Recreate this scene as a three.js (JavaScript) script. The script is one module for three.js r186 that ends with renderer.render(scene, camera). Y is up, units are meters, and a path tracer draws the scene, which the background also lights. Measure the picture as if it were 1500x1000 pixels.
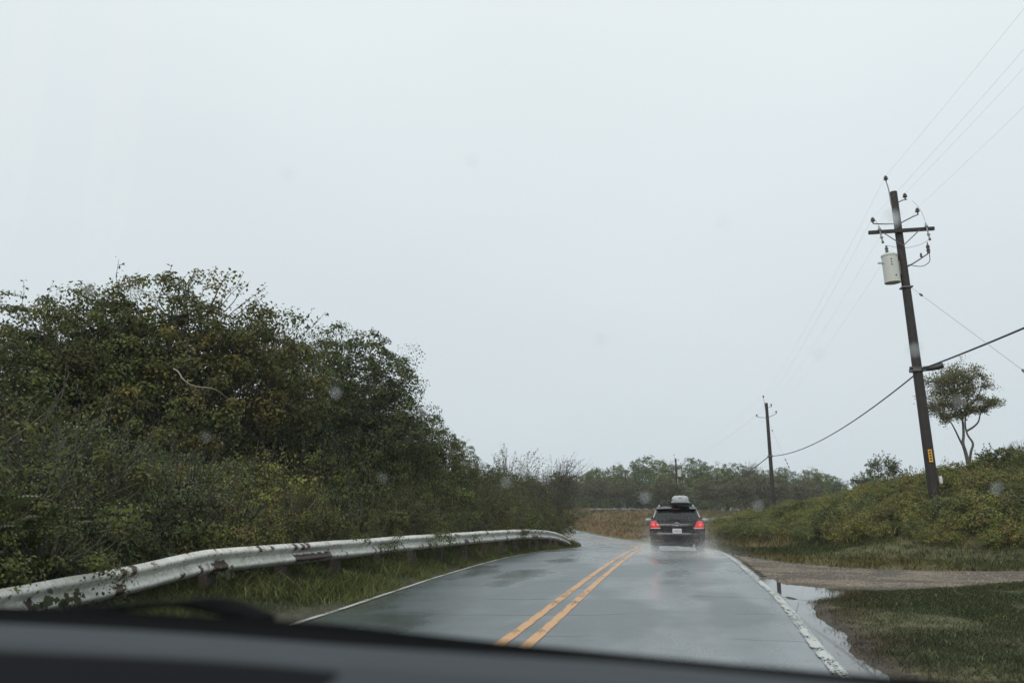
import * as THREE from 'three';
import { mergeGeometries, mergeVertices } from 'three/addons/utils/BufferGeometryUtils.js';
import { FontLoader } from 'three/addons/loaders/FontLoader.js';
import { TextGeometry } from 'three/addons/geometries/TextGeometry.js';

// ---------------------------------------------------------------- camera, sky, sun, exposure
const clamp = (v, a, b) => Math.min(b, Math.max(a, v)), lerp = (a, b, t) => a + (b - a) * t;
const hash2 = (x, y, s) => { let h = Math.imul(x, 374761393) + Math.imul(y, 668265263) + Math.imul(s, 2147483647 ^ 0x5bd1e995); h = Math.imul(h ^ h >>> 13, 1274126177); return ((h ^ h >>> 16) >>> 0) / 4294967296; };
const scene = new THREE.Scene();
const EYE = 1.25, PITCH = Math.atan(257 / 1200), HEADING = THREE.MathUtils.degToRad(11.5);
const camera = new THREE.PerspectiveCamera(2 * THREE.MathUtils.radToDeg(Math.atan(500 / 1200)), 1.5, 0.05, 1500);
camera.position.set(0, EYE, 0);
camera.rotation.set(PITCH, 0, 0);
camera.focus = 28; camera.userData.fStop = 2.2;
const renderer = new THREE.WebGLRenderer();
renderer.toneMapping = THREE.LinearToneMapping;
renderer.toneMappingExposure = 1.07;
renderer.shadowMap.enabled = true;
{ // overcast sky: an even veil of cloud, a little brighter overhead
  const W = 512, H = 256, data = new Float32Array(W * H * 4);
  for (let r = 0; r < H; r++) {
    const el = ((r + 0.5) / H - 0.5) * Math.PI, s = Math.max(0, Math.sin(el)), k = s;
    for (let c = 0; c < W; c++) {
      const a = (c + 0.5) / W * Math.PI * 2;
      const n = 0.012 * Math.sin(a * 3 + 4 * el) + 0.01 * Math.sin(a * 5 - 7 * el + 1.3) + 0.008 * Math.sin(a * 9 + 11 * el + 2.1) + 0.05 * (fbm(c / W * 24, r / H * 30, 7, 4, 24) - 0.5);
      const i = (r * W + c) * 4, v = 1 + n * (1 - 0.5 * s);
      data[i] = (0.60 + 0.28 * k) * v; data[i + 1] = (0.672 + 0.265 * k) * v; data[i + 2] = (0.715 + 0.235 * k) * v; data[i + 3] = 1;
    }
  }
  const t = new THREE.DataTexture(data, W, H, THREE.RGBAFormat, THREE.FloatType);
  t.mapping = THREE.EquirectangularReflectionMapping; t.magFilter = THREE.LinearFilter; t.needsUpdate = true;
  scene.background = t; scene.environment = t;
}
const sun = new THREE.DirectionalLight(0xfff6ea, 1.5);
sun.position.set(-30, 80, 25); sun.target.position.set(0, 0, -40);
sun.castShadow = true; sun.shadow.radius = 60;
Object.assign(sun.shadow.camera, { left: -90, right: 90, top: 90, bottom: -90, near: 1, far: 300 });
scene.add(sun, sun.target);
scene.fog = new THREE.FogExp2(new THREE.Color(0.9, 0.95, 1.0), 0.0005);

// ---------------------------------------------------------------- helpers
function rngOf(seed) { let a = seed >>> 0; return () => { a |= 0; a = a + 0x6D2B79F5 | 0; let t = Math.imul(a ^ a >>> 15, 1 | a); t = t + Math.imul(t ^ t >>> 7, 61 | t) ^ t; return ((t ^ t >>> 14) >>> 0) / 4294967296; }; }
const V = (x, y, z) => new THREE.Vector3(x, y, z);
const smooth = (a, b, v) => { const t = clamp((v - a) / (b - a), 0, 1); return t * t * (3 - 2 * t); };
const gauss = (r) => Math.sqrt(-2 * Math.log(1 - r() * 0.9999)) * Math.cos(2 * Math.PI * r());
function vnoise(x, y, s, px = 0, py = 0) {
  const ix = Math.floor(x), iy = Math.floor(y), fx = x - ix, fy = y - iy, u = fx * fx * (3 - 2 * fx), v = fy * fy * (3 - 2 * fy);
  const m = (a, p) => p ? ((a % p) + p) % p : a;
  const h = (a, b) => hash2(m(a, px), m(b, py), s);
  return lerp(lerp(h(ix, iy), h(ix + 1, iy), u), lerp(h(ix, iy + 1), h(ix + 1, iy + 1), u), v);
}
function fbm(x, y, s, oct = 4, px = 0, py = 0) { let a = 0.5, f = 1, t = 0, n = 0; for (let i = 0; i < oct; i++) { t += a * vnoise(x * f, y * f, s + i * 17, px * f, py * f); n += a; a *= 0.5; f *= 2; } return t / n; }
function table(pts) { // smooth curve through [d, value]
  return (d) => {
    if (d <= pts[0][0]) return pts[0][1]; const n = pts.length;
    if (d >= pts[n - 1][0]) return pts[n - 1][1];
    let i = 0; while (pts[i + 1][0] < d) i++;
    const sl = (k) => k <= 0 ? (pts[1][1] - pts[0][1]) / (pts[1][0] - pts[0][0]) : k >= n - 1 ? (pts[n - 1][1] - pts[n - 2][1]) / (pts[n - 1][0] - pts[n - 2][0]) : (pts[k + 1][1] - pts[k - 1][1]) / (pts[k + 1][0] - pts[k - 1][0]);
    const h = pts[i + 1][0] - pts[i][0], t = (d - pts[i][0]) / h, t2 = t * t, t3 = t2 * t;
    return (2 * t3 - 3 * t2 + 1) * pts[i][1] + (t3 - 2 * t2 + t) * h * sl(i) + (-2 * t3 + 3 * t2) * pts[i + 1][1] + (t3 - t2) * h * sl(i + 1);
  };
}
function tex(w, h, fn, srgb, repU, repV) { // fn(u,v) -> [r,g,b,a] 0..1
  const d = new Uint8Array(w * h * 4);
  for (let y = 0; y < h; y++) for (let x = 0; x < w; x++) { const c = fn((x + 0.5) / w, (y + 0.5) / h), i = (y * w + x) * 4; d[i] = clamp(c[0], 0, 1) * 255; d[i + 1] = clamp(c[1], 0, 1) * 255; d[i + 2] = clamp(c[2], 0, 1) * 255; d[i + 3] = clamp(c[3] ?? 1, 0, 1) * 255; }
  const t = new THREE.DataTexture(d, w, h, THREE.RGBAFormat); t.wrapS = t.wrapT = THREE.RepeatWrapping; t.magFilter = THREE.LinearFilter; t.minFilter = THREE.LinearMipmapLinearFilter; t.generateMipmaps = true;
  if (srgb) t.colorSpace = THREE.SRGBColorSpace; if (repU) t.repeat.set(repU, repV ?? repU); t.needsUpdate = true; return t;
}
const s1 = (l) => l <= 0.0031308 ? l * 12.92 : 1.055 * Math.pow(l, 1 / 2.4) - 0.055; // linear -> sRGB value
const srgb = (r, g, b, a) => [s1(Math.max(0, r)), s1(Math.max(0, g)), s1(Math.max(0, b)), a];
const lin = (r, g, b) => new THREE.Color().setRGB(r, g, b);
const std = (r, g, b, rough = 0.8, o = {}) => new THREE.MeshStandardMaterial({ color: lin(r, g, b), roughness: rough, ...o });
const phys = (r, g, b, rough, o = {}) => new THREE.MeshPhysicalMaterial({ color: lin(r, g, b), roughness: rough, ...o });
const taken = {};
function numbered(n) { if (taken[n] === undefined) { taken[n] = 0; return n; } taken[n]++; return n + '_' + String(taken[n]).padStart(3, '0'); }
function tag(o, label, category, group, kind) { if (label) o.userData.label = label; if (category) o.userData.category = category; if (group) o.userData.group = group; if (kind) o.userData.kind = kind; return o; }
function mesh(name, geo, mat, parent) { const m = new THREE.Mesh(geo, mat); m.name = parent && parent !== scene ? name : numbered(name); m.castShadow = m.receiveShadow = true; (parent || scene).add(m); return m; }
function group(name, x = 0, y = 0, z = 0, turn = 0) { const g = new THREE.Group(); g.name = numbered(name); g.position.set(x, y, z); g.rotation.y = turn; scene.add(g); return g; }
function copy(o, label) { const c = o.clone(); c.name = numbered(o.userData.base || o.name.replace(/_\d\d\d$/, '')); c.userData = { ...o.userData }; if (label) c.userData.label = label; scene.add(c); return c; }
function grid(nu, nv, fn, uvfn) { // indexed grid geometry
  const p = [], uv = [], ix = [];
  for (let j = 0; j <= nv; j++) for (let i = 0; i <= nu; i++) { const q = fn(i / nu, j / nv, i, j); p.push(q[0], q[1], q[2]); const t = uvfn ? uvfn(i / nu, j / nv, i, j, q) : [i / nu, j / nv]; uv.push(t[0], t[1]); }
  for (let j = 0; j < nv; j++) for (let i = 0; i < nu; i++) { const a = j * (nu + 1) + i, b = a + 1, c = a + nu + 1, d = c + 1; ix.push(a, b, c, b, d, c); }
  const g = new THREE.BufferGeometry(); g.setAttribute('position', new THREE.Float32BufferAttribute(p, 3)); g.setAttribute('uv', new THREE.Float32BufferAttribute(uv, 2)); g.setIndex(ix); g.computeVertexNormals(); return g;
}
function tube(pts, r0, r1, sides = 6, seg, cap = true) { // tapered tube through points
  const c = new THREE.CatmullRomCurve3(pts), n = seg || Math.max(2, (pts.length - 1) * 3), p = [], ix = [], uv = [];
  const fr = c.computeFrenetFrames(n, false), len = c.getLength();
  for (let j = 0; j <= n; j++) { const t = j / n, q = c.getPoint(t), r = typeof r0 === 'function' ? r0(t) : lerp(r0, r1 ?? r0, t); for (let i = 0; i <= sides; i++) { const a = i / sides * Math.PI * 2, x = Math.cos(a) * r, y = Math.sin(a) * r; p.push(q.x + fr.normals[j].x * x + fr.binormals[j].x * y, q.y + fr.normals[j].y * x + fr.binormals[j].y * y, q.z + fr.normals[j].z * x + fr.binormals[j].z * y); uv.push(i / sides, t * len); } }
  for (let j = 0; j < n; j++) for (let i = 0; i < sides; i++) { const a = j * (sides + 1) + i, b = a + 1, d = a + sides + 1, e = d + 1; ix.push(a, d, b, b, d, e); }
  if (cap) for (const j of [0, n]) { const k = p.length / 3, q = c.getPoint(j / n); p.push(q.x, q.y, q.z); uv.push(0, 0); for (let i = 0; i < sides; i++) { const a = j * (sides + 1) + i; j ? ix.push(a, k, a + 1) : ix.push(a, a + 1, k); } }
  const g = new THREE.BufferGeometry(); g.setAttribute('position', new THREE.Float32BufferAttribute(p, 3)); g.setAttribute('uv', new THREE.Float32BufferAttribute(uv, 2)); g.setIndex(ix); g.computeVertexNormals(); return g;
}
const box = (w, h, d, x = 0, y = 0, z = 0) => new THREE.BoxGeometry(w, h, d).translate(x, y, z);
const cyl = (r0, r1, h, n = 16, x = 0, y = 0, z = 0) => new THREE.CylinderGeometry(r1, r0, h, n).translate(x, y, z);
const plain = (g) => { const q = g.index ? g.toNonIndexed() : g; for (const k of Object.keys(q.attributes)) if (!['position', 'normal', 'uv'].includes(k)) q.deleteAttribute(k); return q; };
const join = (...gs) => mergeGeometries(gs.flat().map(plain));

// ---------------------------------------------------------------- the lie of the land (x to the right, d metres ahead; z = -d)
const leftEdge = table([[-60, -13], [-20, -7.0], [0, -4.2], [10.9, -2.6], [14, -2.2], [18, -1.7], [24.4, -0.65], [32.3, 1.1], [40, 2.75], [46, 3.75], [52, 4.0], [60, 3.1], [75, 1.2], [90, -0.6], [105, -3.8], [122, -10], [150, -26]]);
const centre = table([[-60, -13.2], [-20, -5.6], [0, -1.65], [9.1, 0.15], [14.7, 1.2], [21.2, 2.45], [30, 4.25], [38, 5.75], [45.6, 6.7], [51, 6.4], [60, 5.3], [75, 4.1], [90, 2.7], [105, 0], [122, -6], [150, -21]]);
const rightEdge = table([[-60, -10.6], [-20, -2.7], [0, 1.35], [7.15, 2.8], [13, 4.2], [18, 5.25], [27.3, 7.1], [35, 8.4], [42, 9.1], [51.5, 8.55], [61, 7.9], [78, 6.8], [92, 5.6], [107, 3.1], [124, -3], [152, -17]]);
const roadY = table([[-60, 0], [20, 0], [30, 0], [37, -0.13], [45, -0.3], [58, -0.33], [72, -0.26], [90, 0.06], [110, 0.5], [140, 1.0], [400, 3]]);
const pad = [[5.05, 16.3], [6.0, 21.0], [7.35, 28.2], [7.6, 23.4], [8.3, 20.9], [10.3, 19.8], [13, 19.7], [40, 19.0], [40, 16.6], [15, 17.3], [10.1, 16.7], [7.9, 15.3], [6.6, 14.7], [5.3, 14.6], [4.8, 15.0]];
function inPoly(poly, x, y) { let c = false; for (let i = 0, j = poly.length - 1; i < poly.length; j = i++) { const [a, b] = poly[i], [e, f] = poly[j]; if ((b > y) !== (f > y) && x < (e - a) * (y - b) / (f - b) + a) c = !c; } return c; }
function polyDist(poly, x, y) { let m = 1e9; for (let i = 0, j = poly.length - 1; i < poly.length; j = i++) { const [a, b] = poly[i], [e, f] = poly[j], dx = e - a, dy = f - b, t = clamp(((x - a) * dx + (y - b) * dy) / (dx * dx + dy * dy), 0, 1); m = Math.min(m, Math.hypot(x - a - dx * t, y - b - dy * t)); } return inPoly(poly, x, y) ? -m : m; }
const puddlePolys = [
  [[4.55, 13.3], [4.95, 13.2], [5.3, 13.9], [5.75, 14.5], [6.6, 14.9], [6.4, 15.25], [5.75, 15.6], [5.25, 16.6], [5.45, 17.9], [5.2, 18.0], [4.8, 16.3], [4.45, 14.7]],
  [[2.5, 6.0], [2.9, 6.2], [3.06, 7.2], [3.2, 8.1], [3.68, 9.5], [3.78, 10.4], [4.32, 12.2], [4.7, 13.25], [4.2, 13.4], [3.95, 12.4], [3.36, 9.9], [2.78, 7.4]],
];
function hill(x, d) {
  const m = smooth(0, 9, d - 20.8) * smooth(0, 6.5, x - rightEdge(d) - 1.6) * (1 - smooth(36, 80, d));
  return m * Math.min(7, 0.4 + 0.2 * Math.max(0, x - 8)) * (0.93 + 0.14 * fbm(x * 0.18, d * 0.18, 5, 3));
}
function land(x, d) {
  const b = roadY(d), sl = leftEdge(d) - x, sr = x - rightEdge(d), under = -0.06 - 0.2 * smooth(40, 90, d);
  let v;
  if (sl > -0.1) v = lerp(under, 0.02 + 0.12 * smooth(0, 1.3, sl) + 0.1 * (fbm(x * 0.9, d * 0.9, 3, 3) - 0.5) * smooth(0.1, 1, sl), smooth(-0.1, 0.12, sl)) - 0.35 * smooth(3, 8, sl) + 0.5 * smooth(6, 20, sl);
  else if (sr > -0.1) {
    let w = 0.015 + 0.05 * smooth(0.2, 1.6, sr) + 0.08 * (fbm(x * 0.8, d * 0.8, 9, 3) - 0.5) * smooth(0.3, 1.5, sr);
    if (d > 3 && d < 32 && x < 42) { const pd = polyDist(pad, x, d); w = lerp(-0.004, w, smooth(0, 0.9, pd)); for (const q of puddlePolys) { const dd = polyDist(q, x, d); w = lerp(-0.05, w, smooth(-0.12, 0.16, dd)); } }
    v = lerp(under, w, smooth(-0.1, 0.1, sr)) + hill(x, d) + 1.15 * smooth(0, 11, sr) * smooth(58, 112, d);
  } else v = under;
  return b + v;
}

// ---------------------------------------------------------------- ground
const speckle = tex(512, 512, (u, v) => { const a = fbm(u * 24, v * 24, 41, 5, 24, 24), b = hash2(u * 512 | 0, v * 512 | 0, 3), k = 0.45 + 0.75 * a + 0.3 * (b - 0.5); return [k, k * 0.99, k * 0.95]; }, false, 0.5, 0.5);
{
  const NU = 300, NV = 320, wu = (u) => 5 + 420 * Math.sinh(5.4 * (2 * u - 1)) / Math.sinh(5.4), wd = (v) => 14 + 700 * Math.sinh(5.6 * (v * 1.55 - 0.55)) / Math.sinh(5.6);
  const g = grid(NU, NV, (u, v) => { const x = wu(u), d = wd(v); return [x, land(x, d), -d]; }, (u, v, i, j, q) => [q[0], q[2]]);
  const P = g.attributes.position, col = new Float32Array(P.count * 3);
  for (let i = 0; i < P.count; i++) {
    const x = P.getX(i), d = -P.getZ(i), n = fbm(x * 0.35, d * 0.35, 77, 4), sr = x - rightEdge(d), sl = leftEdge(d) - x;
    let c = [0.055, 0.05, 0.03];                                     // leaf litter and soil under grass
    if (sr > 0 && d > 55) { const t = smooth(0.35, 0.62, n); c = [lerp(0.10, 0.17, t), lerp(0.105, 0.13, t), lerp(0.045, 0.07, t)]; }
    if (sr > 0 && d <= 55) c = [0.10 + 0.05 * n, 0.098 + 0.04 * n, 0.055];
    if (sl > 0 && sl < 3) c = [0.055, 0.052, 0.032];
    if (sr > 0 && sr < 0.5 && d < 20) c = [0.07, 0.06, 0.045];
    col.set(c, i * 3);
  }
  g.setAttribute('color', new THREE.BufferAttribute(col, 3));
  tag(mesh('ground', g, new THREE.MeshStandardMaterial({ vertexColors: true, roughness: 0.95, map: speckle, bumpMap: speckle, bumpScale: 0.02 })), 'dark damp soil and thin turf around the road', 'ground', null, 'structure');
}

// ---------------------------------------------------------------- wet road with its markings
const road = group('road'); tag(road, 'wet two lane asphalt road bending away between brush and bank', 'road', null, 'structure');
{
  const wet = (u, v) => { // film of water: 1 where it stands, 0 on bare aggregate; u 0..1 = 8 m across, v 0..1 = 24 m along
    const a = fbm(u * 4, v * 9, 201, 5, 4, 9), b = fbm(u * 10, v * 6, 233, 4, 10, 6), track = 0.5 + 0.5 * Math.cos((u * 8 - 0.9) / 1.55 * Math.PI * 2);
    return smooth(0.38, 0.66, a * 0.62 + b * 0.3 + 0.12 * track);
  };
  const crack = (u, v) => { let c = 0; for (const [v0, ph, am, w] of [[0.06, 1.4, 0.006, 0.0011], [0.13, 0.4, 0.008, 0.0013], [0.25, 3.1, 0.01, 0.001], [0.37, 2.2, 0.006, 0.0012], [0.46, 0.3, 0.007, 0.001], [0.55, 1.1, 0.012, 0.0014], [0.68, 5.1, 0.008, 0.001], [0.81, 4.0, 0.007, 0.0012], [0.93, 2.0, 0.009, 0.001]]) { if (Math.abs(v - v0) > 0.02) continue; const q = v0 + am * Math.sin(u * 9 + ph) + 0.004 * (fbm(u * 30, v0 * 50, 61, 3) - 0.5), gap = fbm(u * 5 + v0 * 40, 3, 66, 2); c = Math.max(c, (1 - smooth(w * 0.4, w, Math.abs(v - q))) * smooth(0.4, 0.5, gap)); } return c; };
  const color = tex(1024, 2048, (u, v) => {
    const a = fbm(u * 16, v * 48, 11, 4, 16, 48), b = fbm(u * 3, v * 6, 19, 3, 3, 6), g = hash2(u * 1024 | 0, v * 2048 | 0, 21), k = (0.25 + 0.7 * a + 0.8 * b + 1.1 * (g - 0.5) * (0.5 + a)) * (1 - 0.85 * crack(u, v));
    return srgb(0.052 * k, 0.074 * k, 0.082 * k);
  }, true, 1 / 8, 1 / 24);
  const rough = tex(1024, 2048, (u, v) => { const w = wet(u, v), g = hash2(u * 1024 | 0, v * 2048 | 0, 25); const r = lerp(0.43, 0.18, w) + 0.06 * (g - 0.5) + 0.2 * crack(u, v); return [r, r, r]; }, false, 1 / 8, 1 / 24);
  const bump = tex(1024, 1024, (u, v) => { const a = fbm(u * 64, v * 64, 31, 3, 64, 64), b = hash2(u * 1024 | 0, v * 1024 | 0, 35), k = 0.6 * a + 0.4 * b; return [k, k, k]; }, false, 1 / 2.5, 1 / 2.5);
  const asphalt = new THREE.MeshPhysicalMaterial({ map: color, roughnessMap: rough, roughness: 1, bumpMap: bump, bumpScale: 0.002, specularIntensity: 1, ior: 1.45, clearcoat: 0.5, clearcoatRoughness: 1, clearcoatRoughnessMap: rough });
  const rows = []; for (let d = -40; d < 150; d += d < 60 ? 0.5 : 1.5) rows.push(d);
  const surfY = (x, d) => { const c = centre(d), w = rightEdge(d) - leftEdge(d); return roadY(d) + 0.035 * (1 - Math.pow(clamp((x - c) / (w / 2), -1, 1), 2)) + 0.008 * (fbm(x * 0.7, d * 0.5, 88, 2) - 0.5); };
  const g = grid(20, rows.length - 1, (u, v, i, j) => { const d = rows[j], a = leftEdge(d) - 0.06 + 0.1 * (fbm(d * 1.3, 2, 71, 3) - 0.5), b = rightEdge(d) + 0.06 + 0.16 * (fbm(d * 1.1, 7, 72, 3) - 0.5), x = lerp(a, b, u); return [x, surfY(x, d) + (i === 0 || i === 20 ? -0.02 : 0), -d]; }, (u, v, i, j, q) => [q[0] - centre(-q[2]) + 4, -q[2]]);
  mesh('asphalt', g, asphalt, road);
  const paint = (r, gg, b, wear, seed) => new THREE.MeshPhysicalMaterial({
    map: tex(64, 2048, (u, v) => { const n = fbm(u * 10, v * 500, seed, 4, 10, 500), m = fbm(u * 2, v * 36, seed + 5, 4, 2, 36), e = Math.min(u, 1 - u) * 6, k = 0.75 + 0.5 * n; const keep = Math.min(1, e + 0.12) * (0.4 + 0.75 * smooth(0.3, 0.68, m)) - wear * (0.15 + 1.0 * smooth(0.32, 0.7, n)); return srgb(r * k, gg * k, b * k, smooth(-0.04, 0.04, keep)); }, true, 1, 1 / 12),
    roughness: 0.32, alphaTest: 0.5,
  });
  const yellow = paint(0.52, 0.255, 0.06, 0.52, 301), white = paint(0.42, 0.43, 0.41, 0.8, 331), whiteWorn = paint(0.5, 0.5, 0.46, 0.68, 351);
  const strip = (name, fx, w, mat, d0, d1, lift = 0.005) => { const r = rows.filter((d) => d >= d0 && d <= d1); const gg = grid(2, r.length - 1, (u, v, i, j) => { const d = r[j], x = fx(d) + (u - 0.5) * w; return [x, surfY(x, d) + lift, -d]; }, (u, v, i, j) => [u, r[j]]); return mesh(name, gg, mat, road); };
  strip('center_line', (d) => centre(d) - 0.14, 0.135, yellow, -40, 140); strip('center_line', (d) => centre(d) + 0.14, 0.135, yellow, -40, 140);
  strip('edge_line', (d) => rightEdge(d) - 0.11, 0.14, white, -40, 140); strip('edge_line', (d) => leftEdge(d) + 0.1, 0.1, whiteWorn, -40, 140);
}
const water = new THREE.MeshPhysicalMaterial({ color: lin(0.05, 0.047, 0.04), roughness: 0.035, ior: 1.33, specularIntensity: 1 });
puddlePolys.forEach((poly, k) => {
  const c = new THREE.CatmullRomCurve3(poly.map(([x, d]) => V(x, 0, -d)), true), s = new THREE.Shape();
  const n = 90; for (let i = 0; i < n; i++) { const q = c.getPoint(i / n), r = 0.07 * (fbm(i * 0.7, 3, 81 + k, 3) - 0.5) * 2; i ? s.lineTo(q.x + r, -q.z + r) : s.moveTo(q.x + r, -q.z + r); }
  const g = new THREE.ShapeGeometry(s).rotateX(-Math.PI / 2).translate(0, -0.014, 0);
  tag(mesh('puddle', g, water), k ? 'narrow rain puddle between the white edge line and the lawn' : 'rain puddle at the mouth of the gravel track', 'puddle', null, 'structure');
});

// gravel track
{
  const p = [], uv = [], ix = [], id = new Map(), st = 0.14, wob = (x, d) => 0.3 * (fbm(x * 1.4, d * 1.4, 91, 3) - 0.5);
  const vert = (i, j) => { const key = i * 5000 + j; if (!id.has(key)) { const x = 4.6 + i * st * (i > 80 ? 1 : 1), d = 14 + j * st; id.set(key, p.length / 3); p.push(x, land(x, d) + 0.008 + 0.012 * fbm(x * 3, d * 3, 93, 3), -d); uv.push(x, d); } return id.get(key); };
  for (let i = 0; i < 252; i++) for (let j = 0; j < 103; j++) { const x = 4.6 + (i + 0.5) * st, d = 14 + (j + 0.5) * st; if (x > rightEdge(d) + 0.1 && polyDist(pad, x, d) + wob(x, d) < 0.08) { const a = vert(i, j), b = vert(i + 1, j), c = vert(i, j + 1), e = vert(i + 1, j + 1); ix.push(a, b, c, b, e, c); } }
  const g = new THREE.BufferGeometry(); g.setAttribute('position', new THREE.Float32BufferAttribute(p, 3)); g.setAttribute('uv', new THREE.Float32BufferAttribute(uv, 2)); g.setIndex(ix); g.computeVertexNormals();
  const grain = tex(1024, 1024, (u, v) => { const a = fbm(u * 70, v * 70, 101, 3, 70, 70), b = fbm(u * 5, v * 5, 103, 4, 5, 5), h = hash2(u * 1024 | 0, v * 1024 | 0, 105), t = smooth(0.4, 0.62, b), k = 0.5 + 0.7 * a + 0.35 * (h - 0.5); return srgb(lerp(0.085, 0.2, t) * k, lerp(0.071, 0.158, t) * k, lerp(0.056, 0.115, t) * k); }, true, 0.25, 0.25);
  tag(mesh('gravel_track', g, new THREE.MeshStandardMaterial({ map: grain, bumpMap: grain, bumpScale: 0.025, roughness: 0.95 })), 'wet tan gravel track leaving the road below the bank', 'track', null, 'structure');
  const rng = rngOf(5), N = 9000, rock = new THREE.IcosahedronGeometry(1, 0); { const p = rock.attributes.position; for (let i = 0; i < p.count; i++) { const k = 0.8 + 0.4 * hash2(Math.round(p.getX(i) * 50), Math.round(p.getY(i) * 50 + p.getZ(i) * 77), 3); p.setXYZ(i, p.getX(i) * k, p.getY(i) * k * 0.6, p.getZ(i) * k); } rock.computeVertexNormals(); }
  const im = new THREE.InstancedMesh(rock, std(1, 1, 1, 0.55), N), m = new THREE.Matrix4(), q = new THREE.Quaternion(); let k = 0;
  while (k < N) { const x = 5 + rng() * 20, d = 14.5 + rng() * 13.5; if (polyDist(pad, x, d) > -0.05) continue; if (fbm(x * 0.8, d * 1.5, 107, 3) < 0.42 && rng() < 0.8) continue; const sc = 0.008 + 0.02 * rng() * rng(); q.setFromEuler(new THREE.Euler(0, rng() * 6.3, 0)); m.compose(V(x, land(x, d) + 0.015, -d), q, V(sc, sc, sc)); im.setMatrixAt(k, m); const t = rng(), b = 0.5 + rng() * 0.9; im.setColorAt(k, lin(lerp(0.1, 0.24, t) * b, lerp(0.088, 0.195, t) * b, lerp(0.075, 0.148, t) * b)); k++; }
  im.name = 'gravel'; im.castShadow = im.receiveShadow = true; tag(im, 'loose wet gravel scattered over the track', 'gravel', null, 'stuff'); scene.add(im);
}

// ---------------------------------------------------------------- grass
function tuft(n, h, spread, lean, w, seed) {
  const r = rngOf(seed), p = [], ix = [], nn = [];
  for (let k = 0; k < n; k++) {
    const a = r() * 6.283, x = gauss(r) * spread * 0.4, z = gauss(r) * spread * 0.4, H = h * (0.55 + 0.6 * r()), L = H * lean * (0.3 + r()), dx = Math.cos(a), dz = Math.sin(a), b0 = p.length / 3;
    for (const [t, ww] of [[0, 1], [0.55, 0.8], [1, 0]]) { const ox = x + dx * L * t * t, oz = z + dz * L * t * t, y = H * t * (1 - 0.25 * lean * t); if (ww) { p.push(ox - dz * w * ww, y, oz + dx * w * ww, ox + dz * w * ww, y, oz - dx * w * ww); nn.push(dx * 0.4, 0.9, dz * 0.4, dx * 0.4, 0.9, dz * 0.4); } else { p.push(ox, y, oz); nn.push(dx * 0.4, 0.9, dz * 0.4); } }
    ix.push(b0, b0 + 1, b0 + 2, b0 + 1, b0 + 3, b0 + 2, b0 + 2, b0 + 3, b0 + 4);
  }
  const g = new THREE.BufferGeometry(); g.setAttribute('position', new THREE.Float32BufferAttribute(p, 3)); g.setAttribute('normal', new THREE.Float32BufferAttribute(nn, 3)); g.setAttribute('uv', new THREE.Float32BufferAttribute(new Float32Array(p.length / 3 * 2), 2)); g.setIndex(ix); return g;
}
const blade = phys(1, 1, 1, 0.9, { specularIntensity: 0.4, transmission: 0.25, thickness: 0 });
function scatter(name, label, category, geo, n, seed, place, mat = blade) {
  const r = rngOf(seed), im = new THREE.InstancedMesh(geo, mat, n), m = new THREE.Matrix4(), q = new THREE.Quaternion(), e = new THREE.Euler(); let k = 0, tries = 0;
  while (k < n && tries++ < n * 40) { const o = place(r); if (!o) continue; e.set((r() - 0.5) * 0.3, r() * 6.283, (r() - 0.5) * 0.3); q.setFromEuler(e); const s = o.s; m.compose(V(o.x, (o.y ?? land(o.x, o.d)) - 0.01, -o.d), q, V(s, s * (o.h ?? 1), s)); im.setMatrixAt(k, m); im.setColorAt(k, lin(...o.c)); k++; }
  im.count = k; im.name = numbered(name); im.castShadow = im.receiveShadow = true; tag(im, label, category, null, 'stuff'); scene.add(im); return im;
}
const shade = (c, r, v = 0.5) => { const k = 1 - v / 2 + v * r(); return c.map((x) => x * k); };
const railX = table([[5, -5.75], [8.4, -5.04], [9.3, -4.85], [10.4, -4.63], [11.8, -4.36], [13.6, -3.86], [16, -3.2], [21, -1.92], [27, -0.32], [32, 0.85], [38, 2.0], [43, 2.85], [60, 3]]);
const wantRight = (x, d) => puddlePolys.every((p) => polyDist(p, x, d) > -0.03) && polyDist(pad, x, d) > 0;
scatter('lawn_grass', 'short wet grass of the lawn between road and gravel track', 'grass', tuft(16, 0.07, 0.16, 1.2, 0.0022, 3), 34000, 31, (r) => {
  const d = 5 + 13 * Math.pow(r(), 0.8), x = rightEdge(d) + 0.28 + r() * 11 * Math.min(1, 0.5 + d / 20); if (d > 19 || !wantRight(x, d)) return null;
  const edge = Math.min(polyDist(puddlePolys[0], x, d), polyDist(puddlePolys[1], x, d), polyDist(pad, x, d) + 0.1), n = fbm(x * 1.1, d * 1.1, 121, 4), brown = clamp(0.95 - edge * 1.1 + (n - 0.5) * 2.4, 0, 1);
  if (edge < 0.22 && r() < 0.5) return null;
  const c = [lerp(0.25, 0.27, brown), lerp(0.32, 0.2, brown), lerp(0.125, 0.105, brown)], p = fbm(x * 2.3, d * 2.3, 122, 3);
  const worn = smooth(0.52, 0.66, fbm(x * 0.7 + 9, d * 0.7, 124, 4)); if (r() < 0.55 * worn) return null; if (r() < 0.16 + 0.25 * worn) return { x, d, s: 0.6 + 0.5 * r(), h: 0.5, c: shade([0.34, 0.29, 0.17], r, 0.6) };
  return { x, d, s: 0.6 + 0.6 * r() + 0.5 * p, h: 0.45 + 0.55 * p, c: shade(c, r, 0.9) };
});
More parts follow.
